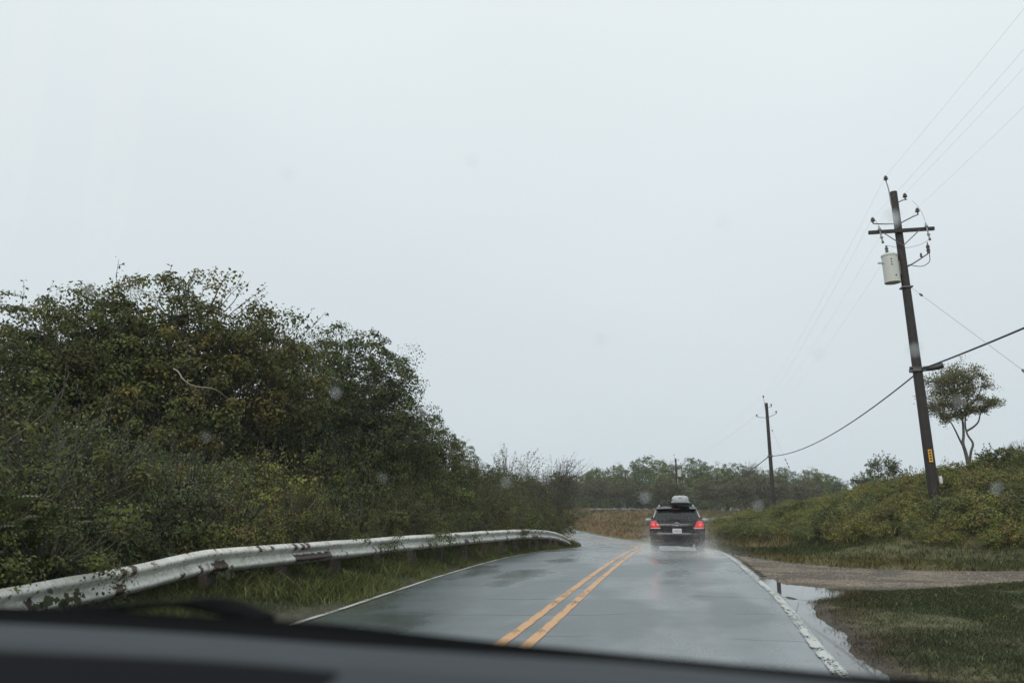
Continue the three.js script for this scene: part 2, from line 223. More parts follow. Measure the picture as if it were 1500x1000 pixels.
scatter('verge_grass', 'rough green grass growing along the foot of the guardrail', 'grass', tuft(12, 0.2, 0.22, 1.05, 0.0034, 4), 34000, 32, (r) => {
  const d = 6.5 + 44 * Math.pow(r(), 1.5), e = leftEdge(d), x = e + 0.12 - r() * Math.max(0.8, e - railX(d) + 1.6); const n = fbm(x * 0.9, d * 0.9, 131, 4), t = smooth(0.4, 0.65, n), off = e - x; if (off < 0.35 && d < 12.5 && r() < 0.85) return null;
  return { x, d, s: Math.min(1.75, (0.32 + 0.75 * smooth(-0.1, 0.8, off)) * (0.6 + 0.7 * r()) * (0.65 + 0.75 * t)) * (d < 12 ? 0.72 : 1), c: r() < 0.14 ? shade([0.3, 0.26, 0.14], r, 0.6) : shade([lerp(0.18, 0.25, t), lerp(0.23, 0.3, t), 0.09], r, 0.9) };
});
scatter('bank_grass', 'green grass strip between the gravel track and the bank', 'grass', tuft(12, 0.17, 0.25, 1.2, 0.0045, 6), 19000, 33, (r) => {
  const d = 19 + 34 * Math.pow(r(), 1.6), e = rightEdge(d), x = e + 0.15 + r() * (d < 27 ? 22 : 4.5); if (!wantRight(x, d) || hill(x, d) > 0.7) return null;
  const t = smooth(0.45, 0.65, fbm(x * 0.5, d * 0.5, 141, 3)); return { x, d, s: 0.5 + 0.8 * r(), c: shade([lerp(0.15, 0.26, t), lerp(0.19, 0.225, t), 0.065], r, 0.8) };
});
scatter('dry_grass', 'tall tan and green grass on the far roadside bank', 'grass', tuft(12, 0.5, 0.5, 0.9, 0.014, 7), 14000, 34, (r) => {
  const d = 46 + 80 * r(), x = rightEdge(d) + 0.3 + 34 * Math.pow(r(), 1.4); if (hill(x, d) > 0.9) return null; const n = fbm(x * 0.16 + 3, d * 0.16, 151, 4), t = smooth(0.4, 0.56, n) * (x - rightEdge(d) < 16 ? 1 : 0.35);
  return { x, d, s: (0.6 + 0.8 * r()) * (0.6 + 0.7 * t) * smooth(-0.5, 3, x - rightEdge(d)), c: shade([lerp(0.2, 0.48, t), lerp(0.21, 0.36, t), lerp(0.08, 0.2, t)], r, 0.6) };
});

scatter('dry_grass', 'tan tufts of dead grass at the foot of the bank beside the road', 'grass', tuft(10, 0.36, 0.6, 1.3, 0.006, 8), 260, 35, (r) => {
  const d = 26 + 18 * r(), x = rightEdge(d) + 0.8 + 5.5 * r(); if (fbm(x * 0.6 + 2, d * 0.45, 157, 3) < 0.56) return null; return { x, d, y: land(x, d) + 0.12, s: 0.5 + 0.8 * r(), c: shade([0.34, 0.28, 0.14], r, 0.8) };
});
// ---------------------------------------------------------------- foliage makers
const leafMat = new THREE.MeshPhysicalMaterial({ vertexColors: true, roughness: 0.92, specularIntensity: 0.45, transmission: 0.3, thickness: 0 });
const barkTex = tex(128, 512, (u, v) => { const a = fbm(u * 10, v * 14, 161, 4, 10, 14), k = 0.5 + a; return [k, k * 0.97, k * 0.93]; }, false, 1, 0.6);
const bark = std(0.085, 0.075, 0.062, 0.9, { map: barkTex, bumpMap: barkTex, bumpScale: 0.01 });
const greyBark = std(0.17, 0.165, 0.15, 0.9, { map: barkTex, bumpMap: barkTex, bumpScale: 0.008 });
class Leaves {
  constructor() { this.p = []; this.c = []; this.n = []; this.ix = []; }
  leaf(q, dir, nor, len, wid, col) {
    const side = dir.clone().cross(nor).normalize(), b = this.p.length / 3, m = q.clone().addScaledVector(dir, len * 0.45), tip = q.clone().addScaledVector(dir, len).addScaledVector(nor, -len * 0.2);
    const l = m.clone().addScaledVector(side, wid / 2).addScaledVector(nor, wid * 0.15), r = m.clone().addScaledVector(side, -wid / 2).addScaledVector(nor, wid * 0.15);
    for (const w of [q, l, tip, r]) { this.p.push(w.x, w.y, w.z); this.n.push(nor.x, nor.y, nor.z); this.c.push(...col); }
    this.ix.push(b, b + 1, b + 2, b, b + 2, b + 3);
  }
  build() { const g = new THREE.BufferGeometry(); g.setAttribute('position', new THREE.Float32BufferAttribute(this.p, 3)); g.setAttribute('normal', new THREE.Float32BufferAttribute(this.n, 3)); g.setAttribute('color', new THREE.Float32BufferAttribute(this.c, 3)); g.setAttribute('uv', new THREE.Float32BufferAttribute(new Float32Array(this.p.length / 3 * 2), 2)); g.setIndex(this.ix); return g; }
}
const unit = (r) => { const z = 2 * r() - 1, a = r() * 6.283, s = Math.sqrt(1 - z * z); return V(s * Math.cos(a), z, s * Math.sin(a)); };
// lobes: [x, y, z, rx, ry, rz]; returns {wood, crown}
function plant(o) {
  const r = rngOf(o.seed), L = new Leaves(), wood = [], vol = o.lobes.map((l) => l[3] * l[4] * l[5]), total = vol.reduce((a, b) => a + b, 0), starts = [];
  const stems = o.stems ?? 3, foot = V(0, -0.15, 0);
  o.lobes.forEach((l, k) => { // one limb to each lobe
    const base = foot.clone().add(V((r() - 0.5) * o.foot, 0, (r() - 0.5) * o.foot)), c = V(l[0], l[1], l[2]), m1 = base.clone().lerp(c, 0.35).add(V((r() - 0.5) * 0.4, 0.25 * c.y * 0.3, (r() - 0.5) * 0.4)), m2 = base.clone().lerp(c, 0.7).add(V((r() - 0.5) * 0.4, 0.1, (r() - 0.5) * 0.4)), top = c.clone().add(V(0, l[4] * 0.4, 0));
    wood.push(tube([base, m1, m2, top], o.girth * (0.7 + 0.5 * r()), o.girth * 0.18, 6, 8, false)); starts.push([m1, m2, c, top]);
  });
  const pick = () => { let t = r() * total, k = 0; while (t > vol[k] && k < vol.length - 1) { t -= vol[k]; k++; } return k; };
  const tone = () => o.palette[Math.floor(Math.pow(r(), o.rare ?? 1) * o.palette.length)];
  const put = (q, out, tn, sc = 1) => { const nor = out.clone().multiplyScalar(1.25).add(unit(r).multiplyScalar(0.8)).add(V(0, 0.35, 0)).normalize(), dir = unit(r).add(V(0, -0.25, 0)); dir.addScaledVector(nor, -dir.dot(nor)).normalize(); const k = 0.65 + 0.7 * r(), f = r() < 0.05 ? 1.5 : 1, len = o.leaf * sc * (0.7 + 0.6 * r()); L.leaf(q, dir, nor, len, len * (o.aspect ?? 0.62), [tn[0] * k * f, tn[1] * k * f, tn[2] * k * f]); };
  for (let i = 0; i < o.clumps; i++) {
    const k = pick(), l = o.lobes[k], u = unit(r), rad = 0.35 + 0.68 * Math.pow(r(), 0.55); if (u.y < -0.55 && r() < 0.6) continue;
    const wob = 1 + (o.rough ?? 0.2) * (fbm(u.x * 2.2 + k * 7, u.y * 2.2 + u.z * 3.1, o.seed, 3) - 0.5) * 2, c = V(l[0] + u.x * l[3] * rad * wob, l[1] + u.y * l[4] * rad * wob, l[2] + u.z * l[5] * rad * wob); if (c.y < 0.05) continue;
    const tn = tone(), size = 0.72 + 0.55 * r(), rc = o.clump * (0.5 + 1.25 * r() * r()); const st = starts[k][Math.floor(r() * 4)];
    if (r() < (o.twigs ?? 0.5)) wood.push(tube([st, st.clone().lerp(c, 0.5).add(V(0, -0.06 + 0.1 * r(), 0)), c], o.girth * 0.16, 0.004, 4, 3, false));
    for (let j = 0; j < o.leaves; j++) { // leaves sit on the upper and outer side of each clump
      const e = unit(r).addScaledVector(u, 0.55).add(V(0, 0.45, 0)).normalize(), w = e.clone().multiplyScalar(rc * 1.7 * (0.55 + 0.5 * r())); w.y *= 0.75; put(c.clone().add(w), e, tn, size); }
  }
  for (let i = 0; i < (o.shoots ?? 0); i++) { // loose leafy shoots past the outline
    const k = pick(), l = o.lobes[k], u = unit(r); u.y = Math.abs(u.y) * 0.9 + 0.1; u.normalize();
    const q = V(l[0] + u.x * l[3] * 0.85, l[1] + u.y * l[4] * 0.85, l[2] + u.z * l[5] * 0.85), len = (o.shoot ?? 0.7) * (0.4 + 0.9 * r()), dir = u.clone().multiplyScalar(0.7).add(V((r() - 0.5) * 0.5 + (o.wind ?? 0.25), 0.55, (r() - 0.5) * 0.5)).normalize(), end = q.clone().addScaledVector(dir, len), mid = q.clone().lerp(end, 0.5).add(V((r() - 0.5) * 0.3 * len, -0.06 * len, (r() - 0.5) * 0.3 * len)), tn = tone();
    wood.push(tube([q.clone().addScaledVector(u, -0.35), q, mid, end], 0.011, 0.003, 4, 4, false));
    if (r() < (o.bare ?? 0.1)) continue;
    const n = Math.round((o.shootLeaves ?? 14) * len / 0.6); for (let j = 0; j < n; j++) { const t = 0.1 + 0.9 * Math.pow(j / n, 0.8), w = q.clone().lerp(end, t).add(V(gauss(r) * 0.035, gauss(r) * 0.035, gauss(r) * 0.035)); put(w, unit(r), tn, 1.05); }
  }
  return { wood: join(wood), crown: L.build() };
}
function treeThing(name, shape, x, d, label, category, grp, scale = 1, turn = 0, wood = bark, y) {
  const g = group(name, x, y ?? land(x, d) - 0.02, -d, turn); g.scale.setScalar(scale); mesh('trunk', shape.wood, wood, g); mesh('crown', shape.crown, leafMat, g); return tag(g, label, category, grp);
}
const OLIVE = [[0.078, 0.098, 0.026], [0.064, 0.082, 0.024], [0.09, 0.108, 0.028], [0.108, 0.122, 0.03], [0.082, 0.078, 0.026]];
const DEEP = [[0.054, 0.074, 0.025], [0.066, 0.088, 0.028], [0.078, 0.1, 0.032], [0.092, 0.108, 0.036]];
const AUTUMN = [[0.084, 0.102, 0.028], [0.105, 0.115, 0.03], [0.15, 0.13, 0.03], [0.09, 0.082, 0.028], [0.076, 0.094, 0.03]];
const BRIGHT = [[0.155, 0.19, 0.045], [0.19, 0.215, 0.05], [0.13, 0.16, 0.04], [0.215, 0.215, 0.055], [0.18, 0.14, 0.045]];
const FAR = [[0.095, 0.13, 0.036], [0.12, 0.16, 0.042], [0.14, 0.17, 0.046], [0.12, 0.125, 0.042]];
const tall = [
  plant({ seed: 11, lobes: [[0, 4.6, 0, 1.5, 1.5, 1.5], [-1.3, 3.6, 0.3, 1.4, 1.3, 1.4], [1.4, 3.9, -0.2, 1.4, 1.3, 1.4], [0.2, 2.6, 1.0, 1.7, 1.4, 1.3], [-0.6, 1.3, 0.8, 1.7, 1.2, 1.4], [1.1, 1.5, 0.7, 1.5, 1.2, 1.3]], clumps: 600, leaves: 80, clump: 0.24, leaf: 0.074, girth: 0.1, foot: 0.8, palette: OLIVE, shoots: 80, shoot: 0.6, bare: 0.06 }),
  plant({ seed: 12, lobes: [[0.4, 4.8, 0, 1.8, 1.2, 1.6], [-1.2, 4.1, 0, 1.3, 1.2, 1.4], [1.7, 4.2, 0.2, 1.3, 1.0, 1.3], [0, 3.0, 0.9, 1.9, 1.3, 1.4], [0, 1.4, 1.0, 2.0, 1.3, 1.4]], clumps: 520, leaves: 76, clump: 0.25, leaf: 0.074, girth: 0.11, foot: 0.7, palette: AUTUMN, shoots: 130, shoot: 0.75, wind: 0.5, bare: 0.03 }),
  plant({ seed: 13, lobes: [[0, 4.4, 0, 2.0, 1.6, 1.8], [-1.1, 2.9, 0.6, 1.7, 1.4, 1.5], [1.3, 2.8, 0.5, 1.7, 1.4, 1.5], [0, 1.3, 0.9, 2.1, 1.3, 1.5]], clumps: 760, leaves: 72, clump: 0.23, leaf: 0.074, girth: 0.11, foot: 0.6, palette: DEEP, shoots: 60, shoot: 0.4 }),
  plant({ seed: 14, lobes: [[0, 4.2, 0, 1.5, 1.7, 1.4], [-0.8, 2.8, 0.4, 1.4, 1.3, 1.4], [1.0, 2.7, 0.4, 1.4, 1.3, 1.3], [0, 1.2, 0.7, 1.8, 1.2, 1.4]], clumps: 570, leaves: 76, clump: 0.23, leaf: 0.074, girth: 0.09, foot: 0.6, palette: OLIVE, shoots: 80, shoot: 0.5, wind: 0.15 }),
];
const thin = [ // loose, half bare tops
  plant({ seed: 21, lobes: [[0, 2.9, 0, 1.0, 1.2, 1.0], [-0.8, 2.2, 0, 0.9, 0.9, 0.9], [0.9, 2.4, 0, 0.9, 0.9, 0.9], [0, 1.2, 0.3, 1.4, 1.1, 1.1]], clumps: 230, leaves: 18, clump: 0.2, leaf: 0.075, girth: 0.06, foot: 0.5, palette: AUTUMN, shoots: 150, shoot: 1.1, wind: 0.4, bare: 0.45, shootLeaves: 9, twigs: 0.8 }),
  plant({ seed: 22, lobes: [[0, 2.6, 0, 0.9, 1.4, 0.9], [0.5, 3.2, 0, 0.7, 1.1, 0.7], [0, 1.3, 0.2, 1.2, 1.1, 1.0]], clumps: 260, leaves: 20, clump: 0.19, leaf: 0.07, girth: 0.05, foot: 0.5, palette: [[0.09, 0.082, 0.04], [0.105, 0.09, 0.044], [0.075, 0.078, 0.038]], shoots: 190, shoot: 1.1, wind: 0.55, bare: 0.6, shootLeaves: 7, twigs: 0.8 }),
];
const bush = [
  plant({ seed: 31, lobes: [[0, 0.75, 0, 0.95, 0.7, 0.9], [-0.6, 0.5, 0.2, 0.7, 0.5, 0.7], [0.65, 0.55, 0, 0.7, 0.55, 0.7]], clumps: 130, leaves: 60, clump: 0.15, leaf: 0.04, girth: 0.025, foot: 0.4, palette: BRIGHT, shoots: 60, shoot: 0.35, twigs: 0.2 }),
  plant({ seed: 32, lobes: [[0, 0.8, 0, 0.8, 0.8, 0.8], [0.5, 0.5, 0.3, 0.8, 0.5, 0.7], [-0.5, 0.45, 0, 0.7, 0.45, 0.7]], clumps: 130, leaves: 60, clump: 0.15, leaf: 0.04, girth: 0.025, foot: 0.4, palette: [...BRIGHT, [0.11, 0.075, 0.035]], shoots: 80, shoot: 0.45, twigs: 0.2 }),
  plant({ seed: 33, lobes: [[0, 0.9, 0, 1.0, 0.85, 0.9], [-0.7, 0.6, 0, 0.8, 0.6, 0.8], [0.6, 0.5, 0.2, 0.8, 0.55, 0.8]], clumps: 130, leaves: 60, clump: 0.15, leaf: 0.04, girth: 0.03, foot: 0.4, palette: OLIVE, shoots: 70, shoot: 0.45, twigs: 0.2 }),
  plant({ seed: 34, lobes: [[0, 0.8, 0, 0.9, 0.75, 0.85], [0.6, 0.6, 0, 0.7, 0.55, 0.7]], clumps: 130, leaves: 60, clump: 0.15, leaf: 0.04, girth: 0.025, foot: 0.4, palette: [[0.085, 0.115, 0.05], [0.105, 0.135, 0.06], [0.13, 0.15, 0.08]], shoots: 60, shoot: 0.4, twigs: 0.2, aspect: 0.45 }),
];
const brush = [
  plant({ seed: 51, lobes: [[0, 0.7, 0, 1.0, 0.6, 1.0], [-0.6, 0.45, 0.2, 0.8, 0.45, 0.8], [0.65, 0.5, 0, 0.8, 0.5, 0.8]], clumps: 80, leaves: 26, clump: 0.19, leaf: 0.11, girth: 0.025, foot: 0.4, palette: BRIGHT, shoots: 34, shoot: 0.5, shootLeaves: 9, twigs: 0.2 }),
  plant({ seed: 52, lobes: [[0, 0.75, 0, 0.9, 0.7, 0.9], [0.5, 0.5, 0.3, 0.9, 0.5, 0.8], [-0.5, 0.45, 0, 0.8, 0.45, 0.8]], clumps: 80, leaves: 26, clump: 0.19, leaf: 0.1, girth: 0.025, foot: 0.4, palette: [[0.19, 0.205, 0.05], [0.22, 0.18, 0.055], [0.19, 0.12, 0.045], [0.165, 0.185, 0.05]], shoots: 40, shoot: 0.6, shootLeaves: 9, twigs: 0.2 }),
  plant({ seed: 53, lobes: [[0, 0.75, 0, 1.0, 0.65, 0.9], [-0.7, 0.5, 0, 0.8, 0.5, 0.8]], clumps: 80, leaves: 26, clump: 0.19, leaf: 0.11, girth: 0.03, foot: 0.4, palette: OLIVE, shoots: 34, shoot: 0.5, shootLeaves: 9, twigs: 0.2 }),
  plant({ seed: 54, lobes: [[0, 0.7, 0, 0.95, 0.6, 0.9], [0.6, 0.5, 0, 0.8, 0.5, 0.8]], clumps: 80, leaves: 26, clump: 0.18, leaf: 0.1, girth: 0.025, foot: 0.4, palette: [[0.115, 0.15, 0.05], [0.14, 0.175, 0.055], [0.16, 0.18, 0.062]], shoots: 34, shoot: 0.5, shootLeaves: 9, twigs: 0.2, aspect: 0.45 }),
];
const woodTree = [
  plant({ seed: 41, lobes: [[0, 7.6, 0, 2.8, 2.2, 2.6], [-2.3, 5.6, 0.4, 2.3, 2.0, 2.2], [2.3, 5.9, 0.3, 2.4, 2.0, 2.2], [0, 3.9, 1.6, 3.2, 2.0, 2.2], [0, 1.8, 1.2, 3.2, 1.6, 2]], clumps: 420, leaves: 26, clump: 0.55, leaf: 0.26, girth: 0.2, foot: 1.2, palette: FAR, shoots: 40, shoot: 0.8, twigs: 0.15, rough: 0.35 }),
  plant({ seed: 42, lobes: [[0.4, 7.8, 0, 2.3, 2.0, 2.2], [-1.9, 6.4, 0, 2.2, 1.8, 2], [2.4, 5.4, 0.4, 2.3, 2.2, 2.2], [0, 3.8, 1.4, 3.4, 2.0, 2.2], [0, 1.7, 1.2, 3.2, 1.6, 2]], clumps: 420, leaves: 26, clump: 0.55, leaf: 0.25, girth: 0.2, foot: 1.2, palette: [[0.08, 0.12, 0.038], [0.1, 0.14, 0.042], [0.12, 0.15, 0.046]], shoots: 40, shoot: 0.8, twigs: 0.15, rough: 0.35 }),
  plant({ seed: 43, lobes: [[0, 4.6, 0, 3.0, 1.9, 2.4], [-2.6, 3.6, 0, 2.2, 1.7, 2], [2.6, 3.6, 0.3, 2.2, 1.7, 2]], clumps: 320, leaves: 24, clump: 0.46, leaf: 0.24, girth: 0.16, foot: 1.0, palette: [[0.105, 0.105, 0.055], [0.12, 0.12, 0.06], [0.13, 0.12, 0.064], [0.1, 0.088, 0.055]], shoots: 30, shoot: 0.6, twigs: 0.4, rough: 0.35 }),
];

// ---------------------------------------------------------------- trees and shrubs behind the guardrail
const backGroup = 'trees crowding behind the guardrail';
const T = [ // x, d, height, shape, turn, label
  [-10.3, 14.2, 5.0, 2, 0.2, 'dark dense tree among those behind the guardrail'], [-9.6, 16.4, 5.9, 0, 1.3, 'olive leafy tree among those behind the guardrail'], [-8.7, 17.2, 6.1, 3, 2.2, 'slender olive tree among those behind the guardrail'],
  [-7.9, 18.2, 6.9, 1, 0.3, 'tallest tree behind the guardrail, loose yellowing crown with bare twigs on top'], [-7.0, 18.8, 6.2, 1, 3.3, 'wind-combed yellowing tree beside the tallest tree behind the guardrail'], [-6.0, 22.2, 6.0, 2, 1.1, 'broad domed dark tree behind the guardrail'],
  [-5.1, 24.2, 6.7, 2, 2.9, 'broad domed dark tree behind the guardrail'], [-4.5, 26.6, 5.7, 0, 4.1, 'olive tree at the steep end of the tall treetops behind the guardrail'], [-3.9, 29.2, 4.7, 3, 0.6, 'slender olive tree among those behind the guardrail'],
  [-3.0, 32.2, 4.7, 0, 5.2, 'olive leafy tree among those behind the guardrail'], [-2.2, 35.2, 3.8, 3, 1.9, 'slender olive tree among those behind the guardrail'], [-1.2, 38.0, 3.5, 2, 4.0, 'dark dense tree among those behind the guardrail'],
  [-12.5, 17.5, 5.6, 3, 0.9, 'slender olive tree among those behind the guardrail'], [-11.5, 20.5, 6.0, 2, 2.0, 'dark dense tree among those behind the guardrail'], [-9.5, 22.5, 5.6, 0, 3.0, 'olive leafy tree among those behind the guardrail'], [-7.5, 26, 5.4, 3, 5.0, 'slender olive tree among those behind the guardrail'], [-6.0, 30, 4.6, 0, 2.5, 'olive leafy tree among those behind the guardrail'], [-4.6, 35, 4.2, 2, 1.0, 'dark dense tree among those behind the guardrail'], [-2.6, 41, 3.6, 0, 0.4, 'olive leafy tree among those behind the guardrail'],
];
const nativeH = [6.3, 6.3, 6.2, 6.2];
T.forEach(([x, d, h, k, a, l]) => treeThing('tree', tall[k], x, d, l, 'tree', backGroup, (h + 0.2) / nativeH[k], a));
treeThing('thin_tree', thin[0], 0.2, 41.2, 'half bare young tree with loose sprays above the shrubs near the rail end', 'tree', backGroup, 1.0, 0.4);
treeThing('thin_tree', thin[0], -0.7, 42.6, 'sparse young tree leaning over the shrubs beside the half bare one', 'tree', backGroup, 0.95, 2.4);
treeThing('thin_tree', thin[1], 2.6, 47.0, 'brown twiggy bush-like tree where the guardrail ends', 'tree', backGroup, 1.0, 0.1);
treeThing('thin_tree', thin[1], 1.6, 45.6, 'thin brown tree next to the twiggy one at the end of the guardrail', 'tree', backGroup, 0.85, 2.1);
{
  const r = rngOf(77), lab = ['bright green shrub in the thicket behind the guardrail', 'yellow-green shrub in the thicket behind the guardrail', 'olive shrub in the thicket behind the guardrail', 'fine leaved grey-green shrub in the thicket behind the guardrail'];
  for (let i = 0; i < 46; i++) {
    const d = 7.4 + 38 * Math.pow((i + r()) / 46, 1.15), off = 0.75 + (i % 3) * 0.95 + 0.5 * r(), x = railX(d) - off, k = [2, 3, 2, 0, 2, 1][Math.floor(r() * 6)], s = (0.75 + 0.55 * r() + 0.3 * (i % 3)) * (d > 36 ? 0.9 : 1);
    treeThing('thicket_shrub', bush[k], x, d, lab[k], 'shrub', 'shrubs of the thicket behind the guardrail', s, r() * 6.28);
  }
}
// fern fronds at the near end of the thicket
{
  const L = new Leaves(), r = rngOf(9), st = [];
  for (let k = 0; k < 9; k++) {
    const a = k / 9 * 6.283 + r(), len = 0.7 + 0.35 * r(), c = new THREE.QuadraticBezierCurve3(V(0, 0, 0), V(Math.cos(a) * len * 0.25, len * 0.9, Math.sin(a) * len * 0.25), V(Math.cos(a) * len * 0.65, len * 0.8, Math.sin(a) * len * 0.65));
    st.push(tube([0, 0.33, 0.66, 1].map((t) => c.getPoint(t)), 0.006, 0.002, 4, 6, false));
    for (let j = 3; j < 26; j++) { const t = j / 26, q = c.getPoint(t), tg = c.getTangent(t), up = V(0, 1, 0).addScaledVector(tg, -tg.y).normalize(), sd = tg.clone().cross(up).normalize(), w = 0.17 * Math.sin(Math.PI * Math.min(1, t * 0.85 + 0.12)); for (const s of [-1, 1]) { const k2 = 0.75 + 0.5 * r(); L.leaf(q, sd.clone().multiplyScalar(s).addScaledVector(tg, 0.45).normalize(), up, w, 0.028, [0.085 * k2, 0.11 * k2, 0.04 * k2]); } }
  }
  const shape = { wood: join(st), crown: L.build() }, spots = [[-5.7, 8.6, 1.5], [-6.3, 9.3, 1.7], [-5.6, 9.7, 1.35], [-6.9, 10.4, 1.8], [-5.9, 10.9, 1.4], [-6.6, 8.2, 1.5]];
  spots.forEach(([x, d, s], i) => { const g = group('fern', x, land(x, d) + 0.1, -d, i * 1.7); g.scale.setScalar(s); mesh('stem', shape.wood, std(0.09, 0.085, 0.04, 0.8), g); mesh('frond', shape.crown, leafMat, g); tag(g, 'tall pale green fern among shrubs at the low end of the guardrail', 'fern', 'ferns behind the guardrail'); });
}
// pale dead branch and bare twigs
tag(mesh('dead_branch', tube([V(-6.55, 4.05, -15.6), V(-6.42, 3.98, -15.5), V(-6.25, 3.8, -15.4), V(-6.05, 3.68, -15.4), V(-5.75, 3.66, -15.6), V(-5.6, 3.5, -16.2)], 0.014, 0.007, 5, 18), std(0.3, 0.27, 0.22, 0.8)), 'pale bare curved branch hanging in the dark foliage', 'branch');

// ---------------------------------------------------------------- brush on the bank
{
  const r = rngOf(123), spots = [], lab = ['bright green shrub in the brush covering the bank', 'yellow-green shrub with rusty leaves in the brush covering the bank', 'olive shrub in the brush covering the bank', 'fine leaved grey-green shrub in the brush covering the bank'];
  for (let i = 0; i < 40000 && spots.length < 1000; i++) {
    const d = 21.4 + 44 * Math.pow(r(), 1.5), x = rightEdge(d) + 1.2 + 27 * r(), h = hill(x, d); if (h < 0.28 || x > 2 + d * 0.75) continue;
    if (spots.some((s) => (s[0] - x) ** 2 + (s[1] - d) ** 2 < 0.24)) continue; spots.push([x, d, h]);
  }
  spots.sort((a, b) => a[1] - b[1]);
  const near = spots.slice(0, 170), rest = spots.slice(170);
  for (const [x, d, h] of near) { const k = [0, 1, 0, 3, 2, 0][Math.floor(r() * 6)]; treeThing('bank_shrub', brush[k], x, d, lab[k], 'shrub', 'shrubs covering the bank', (0.32 + 0.2 * r() + 0.38 * r() ** 5) * (h < 0.7 ? 0.85 : 1), r() * 6.28); }
  for (let k = 0; k < 4; k++) { const mine = rest.filter((_, i) => i % 4 === k), im = new THREE.InstancedMesh(brush[k].crown, leafMat, mine.length), m = new THREE.Matrix4(), q = new THREE.Quaternion(); mine.forEach(([x, d], i) => { const s = 0.4 + 0.25 * r(); q.setFromEuler(new THREE.Euler(0, r() * 6.28, 0)); m.compose(V(x, land(x, d), -d), q, V(s, s * 0.9, s)); im.setMatrixAt(i, m); }); im.name = numbered('undergrowth'); im.castShadow = im.receiveShadow = true; tag(im, ['bright green', 'yellow-green', 'olive', 'grey-green'][k] + ' low undergrowth over the upper bank', 'undergrowth', null, 'stuff'); scene.add(im); }
}
treeThing('thicket_bush', bush[2], 20.9, 33.5, 'large dark bush on the crest of the bank', 'shrub', null, 0.75, 0.4);

const looseTree = plant({ seed: 61, lobes: [[0, 3.4, 0, 1.2, 1.1, 1.1], [-0.9, 2.4, 0, 1.0, 0.9, 1], [1.0, 2.6, 0.2, 1.0, 0.9, 1]], clumps: 120, leaves: 40, clump: 0.26, leaf: 0.12, girth: 0.07, foot: 0.3, palette: DEEP, shoots: 60, shoot: 0.6, twigs: 0.8, rough: 0.4 });
treeThing('small_tree', looseTree, 25.3, 60, 'low rounded tree standing behind the bank beside a taller one', 'tree', 'small trees behind the bank', 0.62, 1.4);
treeThing('small_tree', looseTree, 27.3, 61, 'taller upright tree of the pair behind the bank', 'tree', 'small trees behind the bank', 0.92, 0.4);

